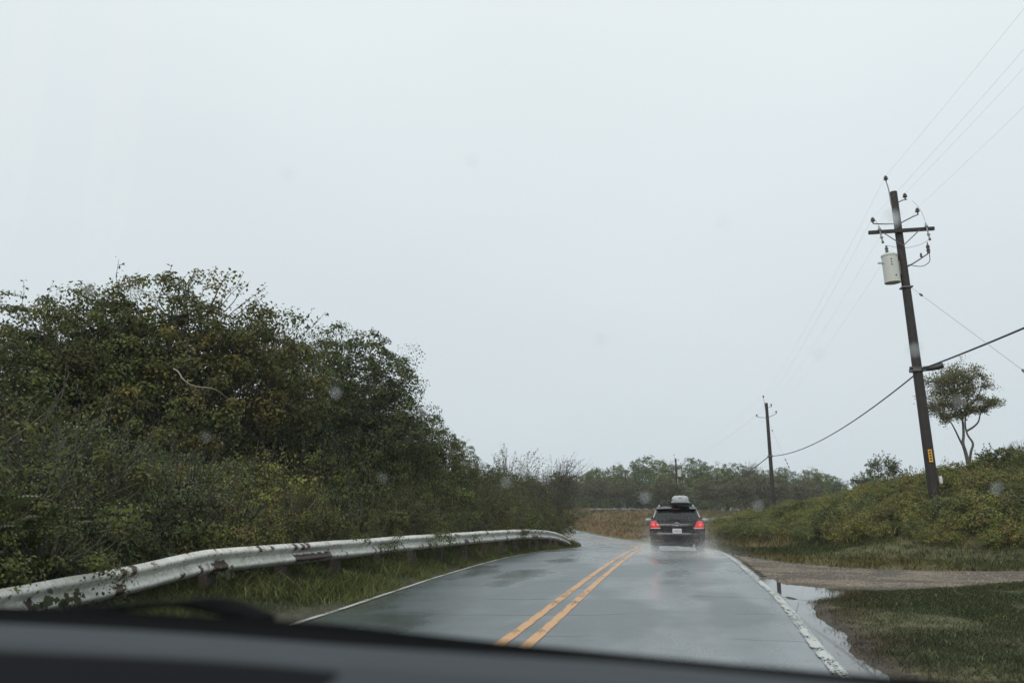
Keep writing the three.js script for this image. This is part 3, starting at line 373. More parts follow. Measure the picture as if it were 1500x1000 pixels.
// lone wind-shaped tree on the bank
{
  const r = rngOf(8), wood = [], L = new Leaves(), lift = 3.98 - land(21.9, 40), P = (x, y, z = 0) => V((x < 1405 ? 1405 - (1405 - x) * 0.82 - 1413 : x - 1413) / 29.5, (672 - y) / 29.2 + lift, z);
  const limb = (a, r0, r1) => { wood.push(tube(a.map((q) => P(...q)), r0, r1, 7, a.length * 4, false)); return a; };
  const limbs = [
    limb([[1413, 704], [1413, 680], [1411, 662], [1408, 650, 0.05], [1411, 638], [1412, 622], [1411, 600], [1408, 580], [1404, 560]], 0.105, 0.02), limb([[1415, 704], [1415, 680], [1417, 662, 0.1], [1421, 650, 0.12], [1416, 638, 0.06], [1415, 625], [1418, 605], [1424, 585], [1428, 562]], 0.075, 0.018),
    limb([[1409, 655], [1402, 643, 0.1], [1394, 630, 0.2], [1386, 620, 0.3], [1376, 612, 0.3], [1368, 604, 0.2]], 0.05, 0.012), limb([[1416, 632], [1428, 626, -0.1], [1438, 618, -0.2], [1443, 606, -0.2], [1452, 597, -0.1], [1464, 589]], 0.055, 0.01),
    limb([[1411, 610], [1402, 596, -0.3], [1393, 580, -0.4], [1384, 562, -0.4]], 0.05, 0.012), limb([[1411, 605], [1400, 600, 0.3], [1386, 596, 0.5], [1372, 582, 0.6]], 0.045, 0.01), limb([[1418, 600], [1428, 590, 0.3], [1436, 572, 0.5], [1441, 556, 0.4]], 0.045, 0.01), limb([[1412, 590], [1416, 570, -0.4], [1419, 550, -0.5]], 0.04, 0.01),
  ];
  const clumps = [[1385, 560, 0.5], [1398, 549, 0.55], [1410, 545, 0.5], [1424, 546, 0.5], [1437, 555, 0.42], [1374, 574, 0.42], [1366, 588, 0.36], [1369, 602, 0.4], [1384, 598, 0.36], [1392, 578, 0.34], [1411, 572, 0.36], [1426, 573, 0.32], [1416, 598, 0.3], [1380, 612, 0.26], [1450, 593, 0.32], [1461, 589, 0.2], [1440, 600, 0.24], [1402, 608, 0.28], [1444, 568, 0.25], [1376, 555, 0.3], [1404, 590, 0.3], [1396, 565, 0.34], [1420, 560, 0.36], [1432, 588, 0.28], [1422, 606, 0.24], [1392, 592, 0.3], [1412, 556, 0.35]];
  for (const [cx, cy, rc] of clumps) {
    for (let k = 0; k < 2; k++) { const c = P(cx, cy, (k - 0.5) * 1.0 + gauss(r) * 0.2); let best = null, bd = 1e9; for (const l of limbs) for (const q of l) { const w = P(...q), dd = w.distanceTo(c) + (w.y > c.y ? 0.5 : 0); if (dd < bd && dd > 0.15) { bd = dd; best = w; } }
      for (let t = 0; t < 7; t++) { const e = c.clone().add(V(gauss(r) * rc * 0.6, gauss(r) * rc * 0.5, gauss(r) * rc * 0.7)), m = best.clone().lerp(e, 0.5).add(V(gauss(r) * 0.06, 0.05, gauss(r) * 0.06)); wood.push(tube([best, m, e], 0.016, 0.004, 4, 4, false));
        for (let j = 0; j < 36; j++) { const q = best.clone().lerp(e, 0.6 + 0.45 * r()).add(V(gauss(r) * 0.11, gauss(r) * 0.09, gauss(r) * 0.11)), nor = unit(r).add(V(0, 0.6, 0)).normalize(), dir = unit(r); dir.addScaledVector(nor, -dir.dot(nor)).normalize(); const k2 = 0.7 + 0.6 * r(), tn = r() < 0.4 ? [0.18, 0.15, 0.055] : [0.14, 0.15, 0.055]; L.leaf(q, dir, nor, 0.085, 0.055, tn.map((v) => v * k2)); } } }
  }
  const g = group('lone_tree', 22.1, land(21.9, 40), -40); mesh('trunk', join(wood), std(0.1, 0.095, 0.085, 0.9, { map: barkTex }), g); mesh('crown', L.build(), leafMat, g);
  tag(g, 'lone wind-shaped tree with twisted grey trunk on the crest of the bank', 'tree');
}

// ---------------------------------------------------------------- woods beyond the bend
{
  const r = rngOf(55), B = [[9, 150, 7.4], [14.8, 150, 7.8], [20.2, 158, 9.2], [25.9, 165, 11.2], [29.1, 150, 9.0], [35.7, 160, 10.6], [35.2, 142, 8.4], [41.4, 150, 8.9], [46, 156, 8.0], [49.4, 150, 8.2], [56, 155, 8.2], [62, 160, 7.0], [68, 158, 6.6], [3, 155, 7], [75, 165, 6.6], [-4, 160, 7], [17, 168, 9], [31, 172, 11], [44, 170, 9], [53, 168, 8.6], [84, 170, 6.5], [-12, 165, 8]];
  B.forEach(([x, d, h], i) => treeThing('woodland_tree', woodTree[i % 2], x, d, ['broad rounded green tree in the woods beyond the bend', 'uneven topped green tree in the woods beyond the bend'][i % 2], 'tree', 'trees of the woods beyond the bend', h / 10.6, r() * 6.28));
  for (let i = 0; i < 16; i++) { const x = -6 + i * 5.2 + 2 * r(), d = 176 + 10 * r(); treeThing('woodland_tree', woodTree[i % 2], x, d, 'tree of the back row in the woods beyond the bend', 'tree', 'trees of the woods beyond the bend', (6.4 + 2.2 * Math.sin(i * 1.9) ** 2) / 10.6, r() * 6.28); }
  const G = [[28.5, 118, 5.0], [33.2, 121, 5.4], [37.4, 128, 6.0], [23, 124, 5.2], [18, 130, 5.0], [13.5, 134, 5.6], [42, 132, 5.6], [48, 136, 5.2], [9.5, 138, 5.6]];
  G.forEach(([x, d, h]) => treeThing('orchard_tree', woodTree[2], x, d, 'low spreading grey-green tree along the edge of the field', 'tree', 'low trees along the field edge', h / 7.0, r() * 6.28, greyBark));
  treeThing('sapling', thin[1], 39.5, 138, 'thin tree top poking above the woods beside the bare wire', 'tree', null, 1.7, 0.5);
}
{ // undergrowth closing the foot of the woods
  const r = rngOf(58), n = 60, im = new THREE.InstancedMesh(brush[3].crown, leafMat, n), m = new THREE.Matrix4(), q = new THREE.Quaternion();
  for (let i = 0; i < n; i++) { const x = -20 + 115 * (i + r()) / n, d = 168 + 14 * r(), k = 2.6 + 1.2 * r(); q.setFromEuler(new THREE.Euler(0, r() * 6.28, 0)); m.compose(V(x, land(x, d) - 0.2, -d), q, V(k * 1.3, k, k)); im.setMatrixAt(i, m); }
  im.name = numbered('undergrowth'); im.castShadow = im.receiveShadow = true; tag(im, 'dark undergrowth at the foot of the woods beyond the bend', 'undergrowth', null, 'stuff'); scene.add(im);
}
// ---------------------------------------------------------------- stone walls
{
  const rock = []; for (let k = 0; k < 5; k++) { const g = mergeVertices(new THREE.IcosahedronGeometry(0.5, 1).deleteAttribute('normal').deleteAttribute('uv')); const p = g.attributes.position; for (let i = 0; i < p.count; i++) { const a = 0.78 + 0.4 * hash2(i, k, 9); p.setXYZ(i, p.getX(i) * a, p.getY(i) * a * 0.7, p.getZ(i) * a); } const n = g.toNonIndexed(); n.computeVertexNormals(); rock.push(n); }
  const dark = std(0.08, 0.077, 0.07, 0.9), pale = std(0.15, 0.148, 0.14, 0.95), mid = std(0.13, 0.125, 0.115, 0.9), r = rngOf(66);
  const wall = (pts, h, size, label) => {
    const g = group('stone_wall'); tag(g, label, 'wall');
    for (let i = 0; i < pts.length - 1; i++) { const [ax, ad] = pts[i], [bx, bd] = pts[i + 1], n = Math.ceil(Math.hypot(bx - ax, bd - ad) / (size * 0.8)); for (let k = 0; k < n; k++) for (let row = 0; row * size * 0.6 < h; row++) { const t = (k + 0.5 * (row % 2) + 0.3 * r()) / n, x = lerp(ax, bx, t), d = lerp(ad, bd, t); if (row && r() < 0.15) continue; const m = mesh('stone', rock[Math.floor(r() * 5)], r() < 0.4 ? dark : r() < 0.6 ? mid : pale, g); const s = size * (0.8 + 0.5 * r()); m.position.set(x, land(x, d) + 0.15 * size + row * size * 0.55, -d + 0.1 * gauss(r)); m.scale.set(s * 1.2, s, s); m.rotation.y = r() * 6.28; } }
    return g;
  };
  wall([[15.2, 65.5], [16.6, 66], [17.2, 66.3]], 0.8, 0.55, 'short tumbled dark fieldstone wall beside the bank'); wall([[18.2, 67.5], [20.5, 68.5]], 0.7, 0.5, 'fieldstone wall end running behind the bank');
  wall([[10.5, 112], [13, 115], [17, 117.5], [22, 119]], 0.6, 0.55, 'grey fieldstone wall along the edge of the woods');
  const b = mesh('boulder', rock[2], pale); b.scale.set(2.2, 1.7, 1.5); b.position.set(21.3, land(21.3, 82) + 0.35, -82); tag(b, 'pale boulder lying in the field under the low trees', 'boulder');
}

// ---------------------------------------------------------------- guardrail
{
  const rail = group('guardrail'); tag(rail, 'dented white steel guardrail with rust patches along the verge', 'guardrail');
  const top = table([[5, 0.42], [8.4, 0.57], [9.3, 0.62], [10.4, 0.69], [11.8, 0.80], [13.6, 0.82], [16, 0.83], [21, 0.84], [27, 0.83], [32, 0.80], [37, 0.72], [43, 0.42], [46, 0.2]]);
  const prof = [[0, 0.006], [0.05, 0.03], [0.12, 0.072], [0.2, 0.083], [0.28, 0.076], [0.37, 0.04], [0.45, 0.008], [0.5, 0.003], [0.55, 0.008], [0.63, 0.04], [0.72, 0.076], [0.8, 0.083], [0.88, 0.072], [0.95, 0.03], [1, 0.006]], H = 0.33;
  const px = table([[5, -5.75], [8.4, -5.04], [9.3, -4.86], [10.4, -4.63], [11.8, -4.36]]), px2 = table([[11.8, -4.36], [13.6, -3.84], [16, -3.2], [21, -1.92], [27, -0.32], [32, 0.85], [38, 2.0], [43, 2.85], [46, 3.2]]);
  const X = (d) => d < 11.8 ? px(d) : px2(d), nrm = (d) => { const e = 0.15, t = V(X(d + e) - X(d - e), 0, -2 * e).normalize(); return V(-t.z, 0, t.x); };
  const skins = [1, 2, 3, 4, 5, 6].map((seed) => {
    const rr = rngOf(900 + seed), spots = []; // rust patches: [u0, u1, v0, v1]
    spots.push([0, 0.012 + 0.02 * rr(), 0.3 + 0.2 * rr(), 0.95], [0.985, 1, 0.0, 0.4]); for (let k = 0; k < 5; k++) { const u = 0.05 + rr() * 0.88, low = rr() < 0.6; spots.push([u, u + 0.012 + 0.05 * rr() * rr(), low ? 0.55 + 0.1 * rr() : 0.02, low ? 0.95 : 0.25 + 0.2 * rr()]); }
    if (seed === 1) spots.push([0.035, 0.12, 0.5, 1.0], [0.62, 0.97, 0.56, 0.92]); if (seed === 2) spots.push([0.2, 0.3, 0.6, 0.9]); if (seed === 3) spots.push([0.05, 0.35, 0.1, 0.5], [0.5, 0.8, 0.6, 0.95]);
    const rust = (u, v) => { let m = 0; const wu = u + 0.012 * (fbm(u * 60, v * 14, seed + 70, 3) - 0.5) * 2, wv = v + 0.12 * (fbm(u * 50, v * 9, seed + 75, 3) - 0.5) * 2; for (const [a, b, c, d] of spots) { const q = Math.min((wu - a) * 40, (b - wu) * 40, (wv - c) * 8, (d - wv) * 8); m = Math.max(m, smooth(-0.05, 0.12, q)); } const fleck = smooth(0.7, 0.76, fbm(u * 110, v * 14, seed + 90, 4)); return Math.max(m, fleck * (v < 0.3 ? 1 : 0.4)); };
    return new THREE.MeshStandardMaterial({
      map: tex(1024, 128, (u, v) => {
        const m = rust(u, v), halo = smooth(0.02, 0.4, Math.max(rust(u, v - 0.06), rust(u + 0.004, v - 0.12), rust(u - 0.004, v - 0.03))) * 0.45, dirt = fbm(u * 26, v * 6, seed + 20, 4), streak = fbm(u * 160, v * 2, seed + 30, 3), lich = smooth(0.5, 0.72, fbm(u * 40, v * 10, seed + 44, 4));
        const k = 0.78 + 0.3 * dirt - 0.18 * smooth(0.45, 0.75, streak); let c = [0.66 * k, 0.67 * k, 0.62 * k]; c = c.map((x, i) => lerp(x, [0.3, 0.3, 0.2][i], 0.4 * lich * smooth(0.25, 0.5, v))); c = c.map((x, i) => lerp(x, [0.26, 0.15, 0.07][i], halo)); const rk = 0.5 + fbm(u * 90, v * 12, seed + 50, 3); c = c.map((x, i) => lerp(x, [0.045, 0.025, 0.017][i] * rk, m)); return srgb(...c);
      }, true), roughness: 0.5, metalness: 0.0,
    });
  });
  const joints = [5.2, 8.6, 11.8, 15.2, 18.6, 22.1, 25.6, 29.1, 32.6, 36.1, 39.6, 43];
  for (let k = 0; k < joints.length - 1; k++) {
    const a = joints[k], b = joints[k + 1] + 0.18, n = 28;
    const g = grid(n, prof.length - 1, (u, v, i, j) => { const d = lerp(a, b, u), nn = nrm(clamp(d, 5.2, 44)), [py, out] = prof[j], dent = 1 - 0.35 * Math.exp(-(((d - 11.9) / 0.15) ** 2)) - 0.15 * Math.exp(-(((d - 18.7) / 0.2) ** 2)), lap = u > 0.965 ? -0.012 : 0, wave = 0.012 * (fbm(d * 1.1, 4, 95, 2) - 0.5); return [X(d) + nn.x * (out * dent + 0.08 + lap), top(d) + roadY(d) - py * H + wave, -d + nn.z * (out * dent + 0.08 + lap)]; }, (u, v, i, j) => [u, prof[j][0]]);
    const back = g.clone(); { const p = back.attributes.position; for (let i = 0; i < p.count; i++) { const nn = nrm(clamp(-p.getZ(i), 5.2, 44)); p.setXYZ(i, p.getX(i) - nn.x * 0.005, p.getY(i), p.getZ(i) - nn.z * 0.005); } back.index.array.reverse(); back.computeVertexNormals(); }
    const pan = mesh('rail_panel', mergeGeometries([g, back]), skins[k === 2 ? 0 : [1, 3, 2, 4, 5][k % 5]], rail);
    for (const dd of [0.05, 0.12]) for (const vv of [0.22, 0.8]) { const d = lerp(a, b, dd / 3.5 * 2), nn = nrm(d), q = V(X(d) + nn.x * 0.17, top(d) + roadY(d) - vv * H, -d + nn.z * 0.17), bt = mesh('bolt', new THREE.SphereGeometry(0.014, 8, 6), std(0.2, 0.14, 0.1, 0.7), pan); bt.position.copy(q); }
  }
  const post = std(0.06, 0.05, 0.042, 0.9, { map: barkTex }), pg = box(0.15, 1.2, 0.15), bg = box(0.14, 0.3, 0.09);
  for (let d = 6.4; d < 40; d += 1.9) { const nn = nrm(d), m = mesh('post', pg, post, rail); m.position.set(X(d) - nn.x * 0.1, top(d) + roadY(d) - 0.62, -d - nn.z * 0.1); m.rotation.y = Math.atan2(nn.x, nn.z); const s = mesh('spacer', bg, post, rail); s.position.set(X(d) + nn.x * 0.022, top(d) + roadY(d) - 0.17, -d + nn.z * 0.022); s.rotation.y = m.rotation.y; }
}
// bindweed creeping over the rail
{
  const make = (seed, n, w, h, size) => { const L = new Leaves(), r = rngOf(seed), pts = []; for (let i = 0; i < 6; i++) pts.push(V(w * (i / 5 - 0.5), h * (0.3 + 0.5 * r()), 0.05 * gauss(r))); const c = new THREE.CatmullRomCurve3(pts); for (let i = 0; i < n; i++) { const q = c.getPoint(r()).add(V(gauss(r) * 0.04, gauss(r) * 0.05, 0.03 * r())), nor = V(gauss(r) * 0.35, 0.35, 1).normalize(), dir = V(gauss(r), -0.6, 0); dir.addScaledVector(nor, -dir.dot(nor)).normalize(); const k = 0.7 + 0.6 * r(); L.leaf(q, dir, nor, size * (0.7 + 0.6 * r()), size, [0.05 * k, 0.065 * k, 0.03 * k]); } return { wood: tube(pts, 0.004, 0.003, 4, 20), crown: L.build() }; };
  for (const [x, y, d, seed, n, w, h, s, l] of [[-4.62, 0.28, 8.75, 5, 46, 0.55, 0.22, 0.075, 'dark leafy vine creeping over the low end of the guardrail'], [-3.98, 0.42, 11.75, 6, 22, 0.32, 0.16, 0.065, 'small leafy vine below the rusty joint of the guardrail']]) { const v = make(seed, n, w, h, s), g = group('vine', x, y, -d, 1.15); mesh('stem', v.wood, bark, g); mesh('foliage', v.crown, leafMat, g); tag(g, l, 'vine'); }
}

// ---------------------------------------------------------------- utility poles
const poleWood = std(0.027, 0.022, 0.02, 0.75, { map: barkTex, bumpMap: barkTex, bumpScale: 0.006 }), porcelain = phys(0.07, 0.045, 0.04, 0.25), greyPorcelain = phys(0.28, 0.29, 0.3, 0.3), iron = std(0.12, 0.12, 0.12, 0.55), rubber = std(0.025, 0.027, 0.03, 0.5), galv = std(0.35, 0.36, 0.36, 0.45);
const insulatorGeo = join(cyl(0.022, 0.022, 0.08, 10, 0, 0.04, 0), cyl(0.075, 0.055, 0.035, 14, 0, 0.09, 0), cyl(0.045, 0.045, 0.03, 14, 0, 0.12, 0), cyl(0.065, 0.045, 0.035, 14, 0, 0.15, 0), cyl(0.03, 0.03, 0.03, 12, 0, 0.18, 0));
const shaftGeo = (h, r0, r1) => tube([V(0, -1, 0), V(0, h * 0.5, 0), V(0, h, 0)], r0, r1, 14, 8);
function topHardware(g, h) { // ridge pin, side pins
  mesh('ridge_pin', join(tube([V(-0.13, h - 0.5, 0), V(-0.15, h + 0.1, 0), V(-0.2, h + 0.42, 0)], 0.025, 0.02, 6)), greyPorcelain, g);
  const ins = (x, y, z = 0) => { const m = mesh('insulator', insulatorGeo, porcelain, g); m.position.set(x, y, z); m.scale.setScalar(1.15); };
  ins(-0.2, h + 0.42); 
  mesh('side_arm', tube([V(0.1, h - 0.42, 0), V(0.3, h - 0.34, 0), V(0.44, h - 0.32, 0)], 0.02, 0.018, 6), iron, g); ins(0.38, h - 0.31);
  mesh('side_arm', tube([V(0.12, h - 1.2, 0), V(0.5, h - 1.02, 0), V(0.76, h - 0.92, 0)], 0.024, 0.02, 6), iron, g); ins(0.74, h - 0.9);
  mesh('side_arm', tube([V(-0.1, h - 1.22, 0), V(-0.5, h - 1.2, 0), V(-0.84, h - 1.16, 0)], 0.024, 0.02, 6), iron, g); ins(-0.84, h - 1.15);
  return [V(-0.2, h + 0.63, 0), V(0.38, h - 0.1, 0), V(0.74, h - 0.69, 0), V(-0.84, h - 0.94, 0)];
}
const ends = []; // attachment points of every pole, world space
function pole(x, d, h, r0, r1, lean, turn, label, y) {
  const g = group('utility_pole', x, y ?? land(x, d), -d, turn); g.rotation.z = lean; tag(g, label, 'utility pole', 'utility poles along the road');
  mesh('shaft', shaftGeo(h, r0, r1), poleWood, g); return g;
}
const at = (g, v) => { g.updateMatrixWorld(true); return v.clone().applyMatrix4(g.matrixWorld); };
{ // the leaning pole with the transformer
  const y0 = land(14.2, 28), h = 12.83 - y0, g = pole(14.22, 28, h, 0.185, 0.125, 0.028, -0.12, 'tall leaning dark wooden pole with crossarm and grey transformer on the brushy bank', y0), w = topHardware(g, h);
  mesh('crossarm', new THREE.BoxGeometry(2.25, 0.12, 0.1).translate(0.03, h - 1.55, 0.17), poleWood, g);
  for (const s of [-1, 1]) mesh('brace', tube([V(s * 0.62, h - 1.6, 0.24), V(0.02, h - 2.12, 0.2)], 0.018, 0.018, 5, 2), iron, g);
  for (const [xx, s] of [[-0.75, 1], [0.85, 1]]) { const c = mesh('fuse_cutout', join(tube([V(xx, h - 1.35, 0.26), V(xx + 0.05, h - 1.95, 0.3)], 0.028, 0.028, 8, 2), cyl(0.06, 0.06, 0.06, 10, xx + 0.01, h - 1.48, 0.27), cyl(0.055, 0.055, 0.05, 10, xx + 0.04, h - 1.8, 0.29)), greyPorcelain, g); mesh('fuse_end', cyl(0.045, 0.045, 0.07, 8, xx + 0.055, h - 1.98, 0.3), iron, c); }
  const tr = mesh('transformer', join(cyl(0.27, 0.27, 0.98, 28, -0.46, h - 2.95, 0.08), cyl(0.285, 0.285, 0.05, 28, -0.46, h - 2.44, 0.08), cyl(0.26, 0.2, 0.06, 28, -0.46, h - 2.39, 0.08), cyl(0.275, 0.275, 0.03, 28, -0.46, h - 3.42, 0.08)), std(0.52, 0.53, 0.5, 0.45), g);
  mesh('bushing', join(cyl(0.05, 0.035, 0.3, 12, -0.52, h - 2.2, 0.08), cyl(0.065, 0.065, 0.03, 12, -0.52, h - 2.16, 0.08), cyl(0.06, 0.06, 0.03, 12, -0.52, h - 2.25, 0.08)), iron, tr);
  mesh('bushing', cyl(0.035, 0.03, 0.2, 10).rotateZ(1.57).translate(-0.8, h - 2.7, 0.14), galv, tr);
  for (const k of [0, 1, 2]) mesh('bolt', new THREE.SphereGeometry(0.026, 8, 6).translate(-0.5, h - 2.62 - 0.1 * k, 0.35), iron, tr);
  mesh('bolt', new THREE.SphereGeometry(0.028, 8, 6).translate(-0.4, h - 3.22, 0.35), iron, tr);
  mesh('bracket', box(0.1, 0.5, 0.2, -0.2, h - 2.9, 0.04), iron, g);
  mesh('arrester_arm', tube([V(0.14, h - 2.85, 0), V(0.4, h - 2.72, 0.05), V(0.85, h - 2.45, 0.1)], 0.028, 0.024, 6), iron, g);
  mesh('arrester', join(cyl(0.055, 0.05, 0.3, 12, 0.88, h - 2.28, 0.1), cyl(0.07, 0.07, 0.03, 12, 0.88, h - 2.2, 0.1), cyl(0.07, 0.07, 0.03, 12, 0.88, h - 2.32, 0.1), cyl(0.02, 0.02, 0.12, 8, 0.88, h - 2.08, 0.1)), porcelain, g);
  mesh('arrester', join(cyl(0.045, 0.03, 0.14, 12, 0.62, h - 2.48, 0.08)), porcelain, g);
  mesh('jumper', tube([V(0.9, h - 2.45, 0.1), V(0.85, h - 2.75, 0.14), V(0.6, h - 2.9, 0.12), V(0.15, h - 2.8, 0.05)], 0.014, 0.014, 5, 16), rubber, g);
  mesh('jumper', tube([V(0.9, h - 1.98, 0.3), V(0.6, h - 2.12, 0.2), V(0, h - 2.2, 0.16), V(-0.5, h - 2.05, 0.1)], 0.006, 0.006, 4, 16), rubber, g);
  mesh('jumper', tube([V(0.86, h - 1.32, 0.26), V(0.8, h - 0.8, 0.12), V(0.66, h - 0.35, -0.1)], 0.006, 0.006, 4, 12), rubber, g);
  mesh('jumper', tube([V(-0.75, h - 1.32, 0.26), V(-0.82, h - 1.0, 0.1)], 0.006, 0.006, 4, 4), rubber, g);
  mesh('guy_clamp', join(box(0.36, 0.05, 0.36, 0, h - 3.62, 0)), iron, g);
  mesh('splice_case', join(tube([V(0.16, 6.25 - y0, 0.12), V(0.5, 6.27 - y0, 0.16), V(0.78, 6.33 - y0, 0.2)], 0.09, 0.1, 12, 8), tube([V(-0.3, 6.3 - y0, 0.16), V(0.2, 6.25 - y0, 0.16)], 0.05, 0.06, 8, 4)), rubber, g);
  mesh('clamp_band', box(0.42, 0.12, 0.42, 0, 6.24 - y0, 0), iron, g);
  const tg = mesh('tag_plate', box(0.12, 0.42, 0.012, -0.02, 3.27 - y0, 0.19), std(0.75, 0.42, 0.03, 0.5), g); for (let k = 0; k < 4; k++) mesh('marking', box(0.07, 0.055, 0.006, -0.02, 3.14 - y0 + 0.09 * k, 0.198), rubber, tg);
  mesh('ground_box', new THREE.CapsuleGeometry(0.06, 0.16, 4, 10).translate(0.23, 2.45 - y0, 0.12), std(0.6, 0.6, 0.6, 0.5), g);
  ends.push({ w: w.map((v) => at(g, v)), c: at(g, V(0.1, 6.24 - y0, 0.16)), g, h, guy: at(g, V(0.16, h - 3.62, 0)) });
}
function plainPole(x, d, h, lean, label, cy, trans) {
  const y0 = land(x, d), g = pole(x, d, h, 0.18, 0.12, lean, -0.15, label, y0), w = topHardware(g, h);
  if (trans) { const tr = mesh('transformer', join(cyl(0.27, 0.27, 1.0, 20, 0.45, h - 2.2, 0.08), cyl(0.285, 0.285, 0.05, 20, 0.45, h - 1.68, 0.08)), std(0.5, 0.52, 0.5, 0.45), g); mesh('bushing', cyl(0.045, 0.03, 0.25, 10, 0.45, h - 1.55, 0.08), iron, tr); mesh('conduit', tube([V(0.2, 0, 0.1), V(0.17, h - 3, 0.08)], 0.055, 0.055, 8, 4), galv, g); }
  mesh('clamp_band', box(0.4, 0.12, 0.4, 0, cy - y0, 0), iron, g);
  ends.push({ w: w.map((v) => at(g, v)), c: at(g, V(-0.1, cy - y0, 0.2)), g, h, guy: at(g, V(0.16, h - 1.9, 0)) });
  return g;
}
plainPole(21.35, 68, 10.56 - land(21.35, 68), 0.008, 'dark wooden pole with two side insulators at the low end of the bank', 6.15);
plainPole(24.8, 125, 9.9 - land(24.8, 125), 0, 'distant wooden pole with a pale transformer rising above the black car', 4.3, true);
plainPole(20, 146, 8.6 - land(20, 146), 0.004, 'weathered wooden pole standing in tan grass in front of the woods', 4.3);
plainPole(17.8, 168, 9.8 - land(17.8, 168), 0.01, 'far wooden pole half lost against the woods', 5.9);
plainPole(8.2, -11, 12.6, 0, 'wooden pole of the line standing behind the viewpoint', 6.4);
// the wires between them
{
  const span = (name, a, b, r, sag, label, cat, grp) => { const pts = []; for (let i = 0; i <= 16; i++) { const t = i / 16, q = a.clone().lerp(b, t); q.y -= sag * 4 * t * (1 - t); pts.push(q); } return tag(mesh(name, tube(pts, r, r, 6, 48), cat === 'wire' ? galv : rubber), label, cat, grp); };
  const [a, b, c, e, f, o] = ends, wl = ['bare ridge power wire', 'bare upper side power wire', 'bare lower side power wire', 'bare road-side power wire'];
  const where = ['from the transformer pole overhead towards the viewpoint', 'between the transformer pole and the next pole', 'between the plain pole and the distant transformer pole', 'between the distant transformer pole and the weathered pole', 'between the weathered pole and the farthest pole'];
  [[o, a], [a, b], [b, c], [c, e], [e, f]].forEach(([p, q], k) => { for (let i = 0; i < 4; i++) span('power_wire', p.w[i], q.w[i], k < 2 ? 0.002 : 0.003, [0.5, 0.45, 0.8, 0.4, 0.4][k], wl[i] + ' ' + where[k], 'wire', 'power wires'); });
  const cl = ['thick black cable sweeping from the transformer pole past the lone tree', 'thick black cable hung between the transformer pole and the next pole', 'black cable sagging behind the black car in front of the woods', 'black cable between the distant transformer pole and the weathered pole', 'black cable between the two farthest poles'];
  [[o, a, 0.029, 0.55], [a, b, 0.027, 0.75], [b, c, 0.036, 1.25], [c, e, 0.04, 0.35], [e, f, 0.04, 0.5]].forEach(([p, q, r, s], k) => span('cable', p.c, q.c, r, s, cl[k], 'cable', 'telephone cables'));
  // guy wires with their strain insulators
  const guy = (p, end, ts, label) => { const g = group('guy_wire', p.x, p.y, p.z); tag(g, label, 'wire', 'guy wires'); const dir = end.clone().sub(p); mesh('strand', tube([V(0, 0, 0), dir.clone().multiplyScalar(0.5), dir], 0.005, 0.005, 5, 4), iron, g); const q = new THREE.Quaternion().setFromUnitVectors(V(0, 1, 0), dir.clone().normalize()); for (const t of ts) { const m = mesh('strain_insulator', join(cyl(0.035, 0.035, 0.14, 8), cyl(0.045, 0.03, 0.08, 8, 0, 0.14, 0)), porcelain, g); m.quaternion.copy(q); m.position.copy(dir).multiplyScalar(t); } };
  guy(a.guy, V(10.6, 0.1 + land(10.6, 11), -11), [0.06, 0.5, 0.53], 'thin guy wire slanting down from the transformer pole across the pale sky');
  guy(b.guy, V(20.4, land(20.4, 57), -57), [0.06, 0.42, 0.46, 0.5], 'guy wire slanting down from the plain pole above the bank');
}

